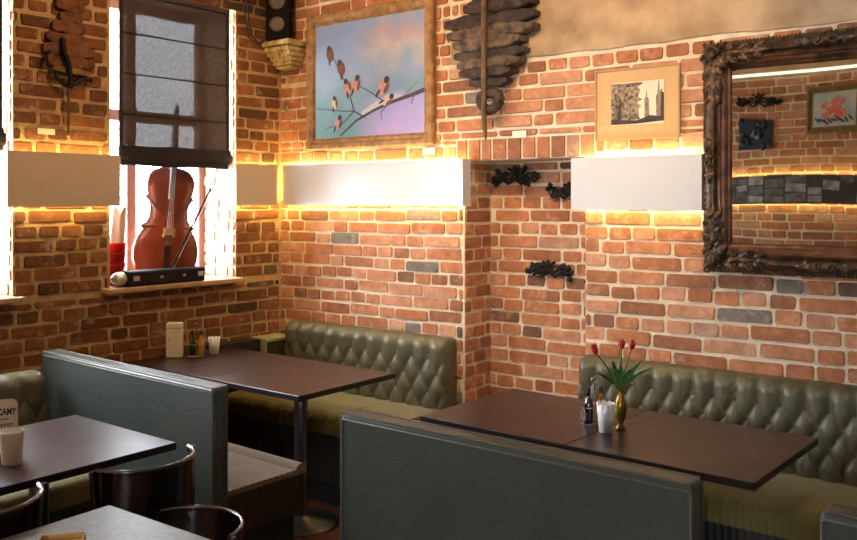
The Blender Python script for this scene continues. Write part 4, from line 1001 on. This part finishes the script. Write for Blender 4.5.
# tulip group
cruet('oil and vinegar stand beside the tulip vase', (-1.685, 3.27, ZT), R(38))
scallop_cup('white scalloped cup just left of the brass tulip vase', (-1.60, 3.20, ZT), .026, .037, .118)
t = thing('brass_vase', 'slim aged brass vase holding the tulips', 'vase', (-1.575, 3.28, ZT))
mb = MB(); mb.lathe([(0, 0), (.022, 0), (.023, .006), (.013, .016), (.012, .024), (.022, .05), (.026, .08), (.024, .105), (.014, .13), (.011, .15), (.013, .165), (.018, .175), (.016, .175), (.011, .165), (.009, .15), (0, .149)], seg=24); mb.build('vase_body', M['brass'], t)
mb = MB(); mb.tube([(.0235 * math.cos(a), .0235 * math.sin(a), .108) for a in [k * PI / 10 for k in range(21)]], .0018, 5, cap=False); mb.build('collar', M['brass'], t)
Rv = Vector((.7885, .615, 0))
for i, (dx, dz, dy, lab) in enumerate(((-.092, .305, -.012, 'red tulip leaning left, lowest of the three'), (.010, .325, -.012, 'red tulip bloom standing upright in the middle'), (.040, .320, .01, 'red tulip rightmost of the three in the vase'))):
    t = thing('tulip', lab, 'flower', (-1.575, 3.28, ZT + .152), 0, 'tulips in the brass vase'); tip = Rv * dx + Vector((0, dy, dz - .152))
    mb = MB(); mb.tube([Vector((0, 0, 0)), tip * .35 + Vector((0, 0, .012)), tip * .7 + Vector((0, 0, .01)), tip], [.003, .003, .0028, .003], 7); mb.build('stem', M['green'], t)
    mb = MB(); ax = (tip * .5 + Vector((0, 0, .06))).normalized(); rot = ax.to_track_quat('Z', 'Y').to_matrix()
    for k in range(6):
        a0 = k * PI / 3; rr = .012 if k % 2 else .0135
        def pet(s, tt, a0=a0, rr=rr):
            a = a0 + (s - .5) * 1.35 * (1 - tt ** 3); r = rr * (math.sin(PI * (tt * .72 + .14)) ** .7); return tip + rot @ Vector((r * math.cos(a), r * math.sin(a), tt * .042))
        mb.grid(pet, 6, 9, 0)
    mb.build('bloom', M['tulip'], t)
    for k in range(2):
        mb = MB(); side = Rv * (.05 if (i + k) % 2 else -.045) + Vector((0, (.02 if k else -.02), 0)); 
        if i == 2 and k == 0: side = Rv * .10
        top = tip * .6 + side; L = [Vector((0, 0, .0)), Vector(top) * .45 + Vector((0, 0, .03)), Vector(top) + Vector((0, 0, .02 if k else -.01))]
        def lf(s, tt, L=L):
            p = L[0] * (1 - tt) ** 2 + L[1] * 2 * tt * (1 - tt) + L[2] * tt * tt; wd = .011 * math.sin(PI * min(1, tt * .92 + .06)); return p + Rv * (s - .5) * 2 * wd + Vector((.3, -.5, 0)) * .012 * ((s - .5) * 2) ** 2
        mb.grid(lf, 4, 12, 0); o = mb.build('leaf', M['green'], t); sd = o.modifiers.new('s', 'SOLIDIFY'); sd.thickness = .0008
# corner table group
t = thing('menu_box', 'tall cream menu box on the corner table near the window', 'menu holder', (-4.37, 3.17, ZT), R(38))
mb = MB(); mb.box(-.045, .045, -.028, .028, 0, .205); mb.build('box_body', M['card'], t, bevel=.006)
mb = MB(); mb.box(-.046, .046, -.0295, .0295, .172, .175); mb.box(-.0275, -.0225, -.0295, -.028, .10, .112); mb.build('printed_line', M['inkgrey'], t)
cruet('oil and vinegar stand on the corner table', (-4.275, 3.255, ZT), R(40))
scallop_cup('white scalloped cup on the corner table right of the cruets', (-4.265, 3.375, ZT), .026, .036, .105)
# left table group
t = thing('menu_stand', 'cream rounded menu card with black lettering on the left table', 'menu holder', (-3.19, 1.558, ZT), R(58))
mb = MB(); w, h = .062, .2
poly = [(-w, .01), (w, .01), (w, h - .02), (w - .006, h - .006), (w - .02, h), (-w + .02, h), (-w + .006, h - .006), (-w, h - .02)]
mb.prism(poly, lambda u, v, k: (u, -.010 + .004 * k + (v - .1) * .12 - .004, v)); mb.prism(poly, lambda u, v, k: (u, .010 - .004 * k - (v - .1) * .12 + .004, v)); mb.build('card', M['card'], t)
mb = MB(); mb.box(-w, w, -.032, .032, 0, .010); mb.build('foot', M['kraft'], t, bevel=.002)
mb = MB(); fy = lambda v: -.0145 + (v - .1) * .12 - .0004
text_mesh(mb, 'POLECAMY', .026, lambda a, b: (a * .86, fy(.145 + b * 1.25), .145 + b * 1.25))
for zz, ww in ((.128, .030), (.110, .048), (.104, .040), (.085, .034), (.066, .044), (.050, .030)):
    u = -ww
    while u < ww:
        l = .004 + .006 * ((u * 977) % 1); mb.add([(u, fy(zz), zz), (u + l, fy(zz), zz), (u + l, fy(zz + .004), zz + .004), (u, fy(zz + .004), zz + .004)], [(0, 1, 2, 3)]); u += l + .003
mb.build('lettering', M['ink'], t)
mb = MB(); mb.lathe([(0, 0), (.030, 0), (.032, .004), (.040, .112), (.041, .116), (.038, .116), (.029, .006), (0, .006)], seg=32)
tag(mb.build('white_cup', M['card'], None, (-3.045, 1.532, ZT)), 'plain cream cup in front of the lettered menu card', 'cup')
# kraft box on the front table
t = thing('kraft_box', 'small open tan kraft box on the bottom left table', 'box', (-2.115, 1.19, ZT), R(52))
mb = MB()
for a in ((-.055, .055, -.04, -.037), (-.055, .055, .037, .04), (-.055, -.052, -.037, .037), (.052, .055, -.037, .037)): mb.box(a[0], a[1], a[2], a[3], .002, .06)
mb.box(-.055, .055, -.04, .04, 0, .002); mb.build('box_body', M['kraft'], t)
mb = MB(); mb.box(-.05, .05, -.035, .035, .0025, .045); mb.build('napkins', M['card'], t, bevel=.004)
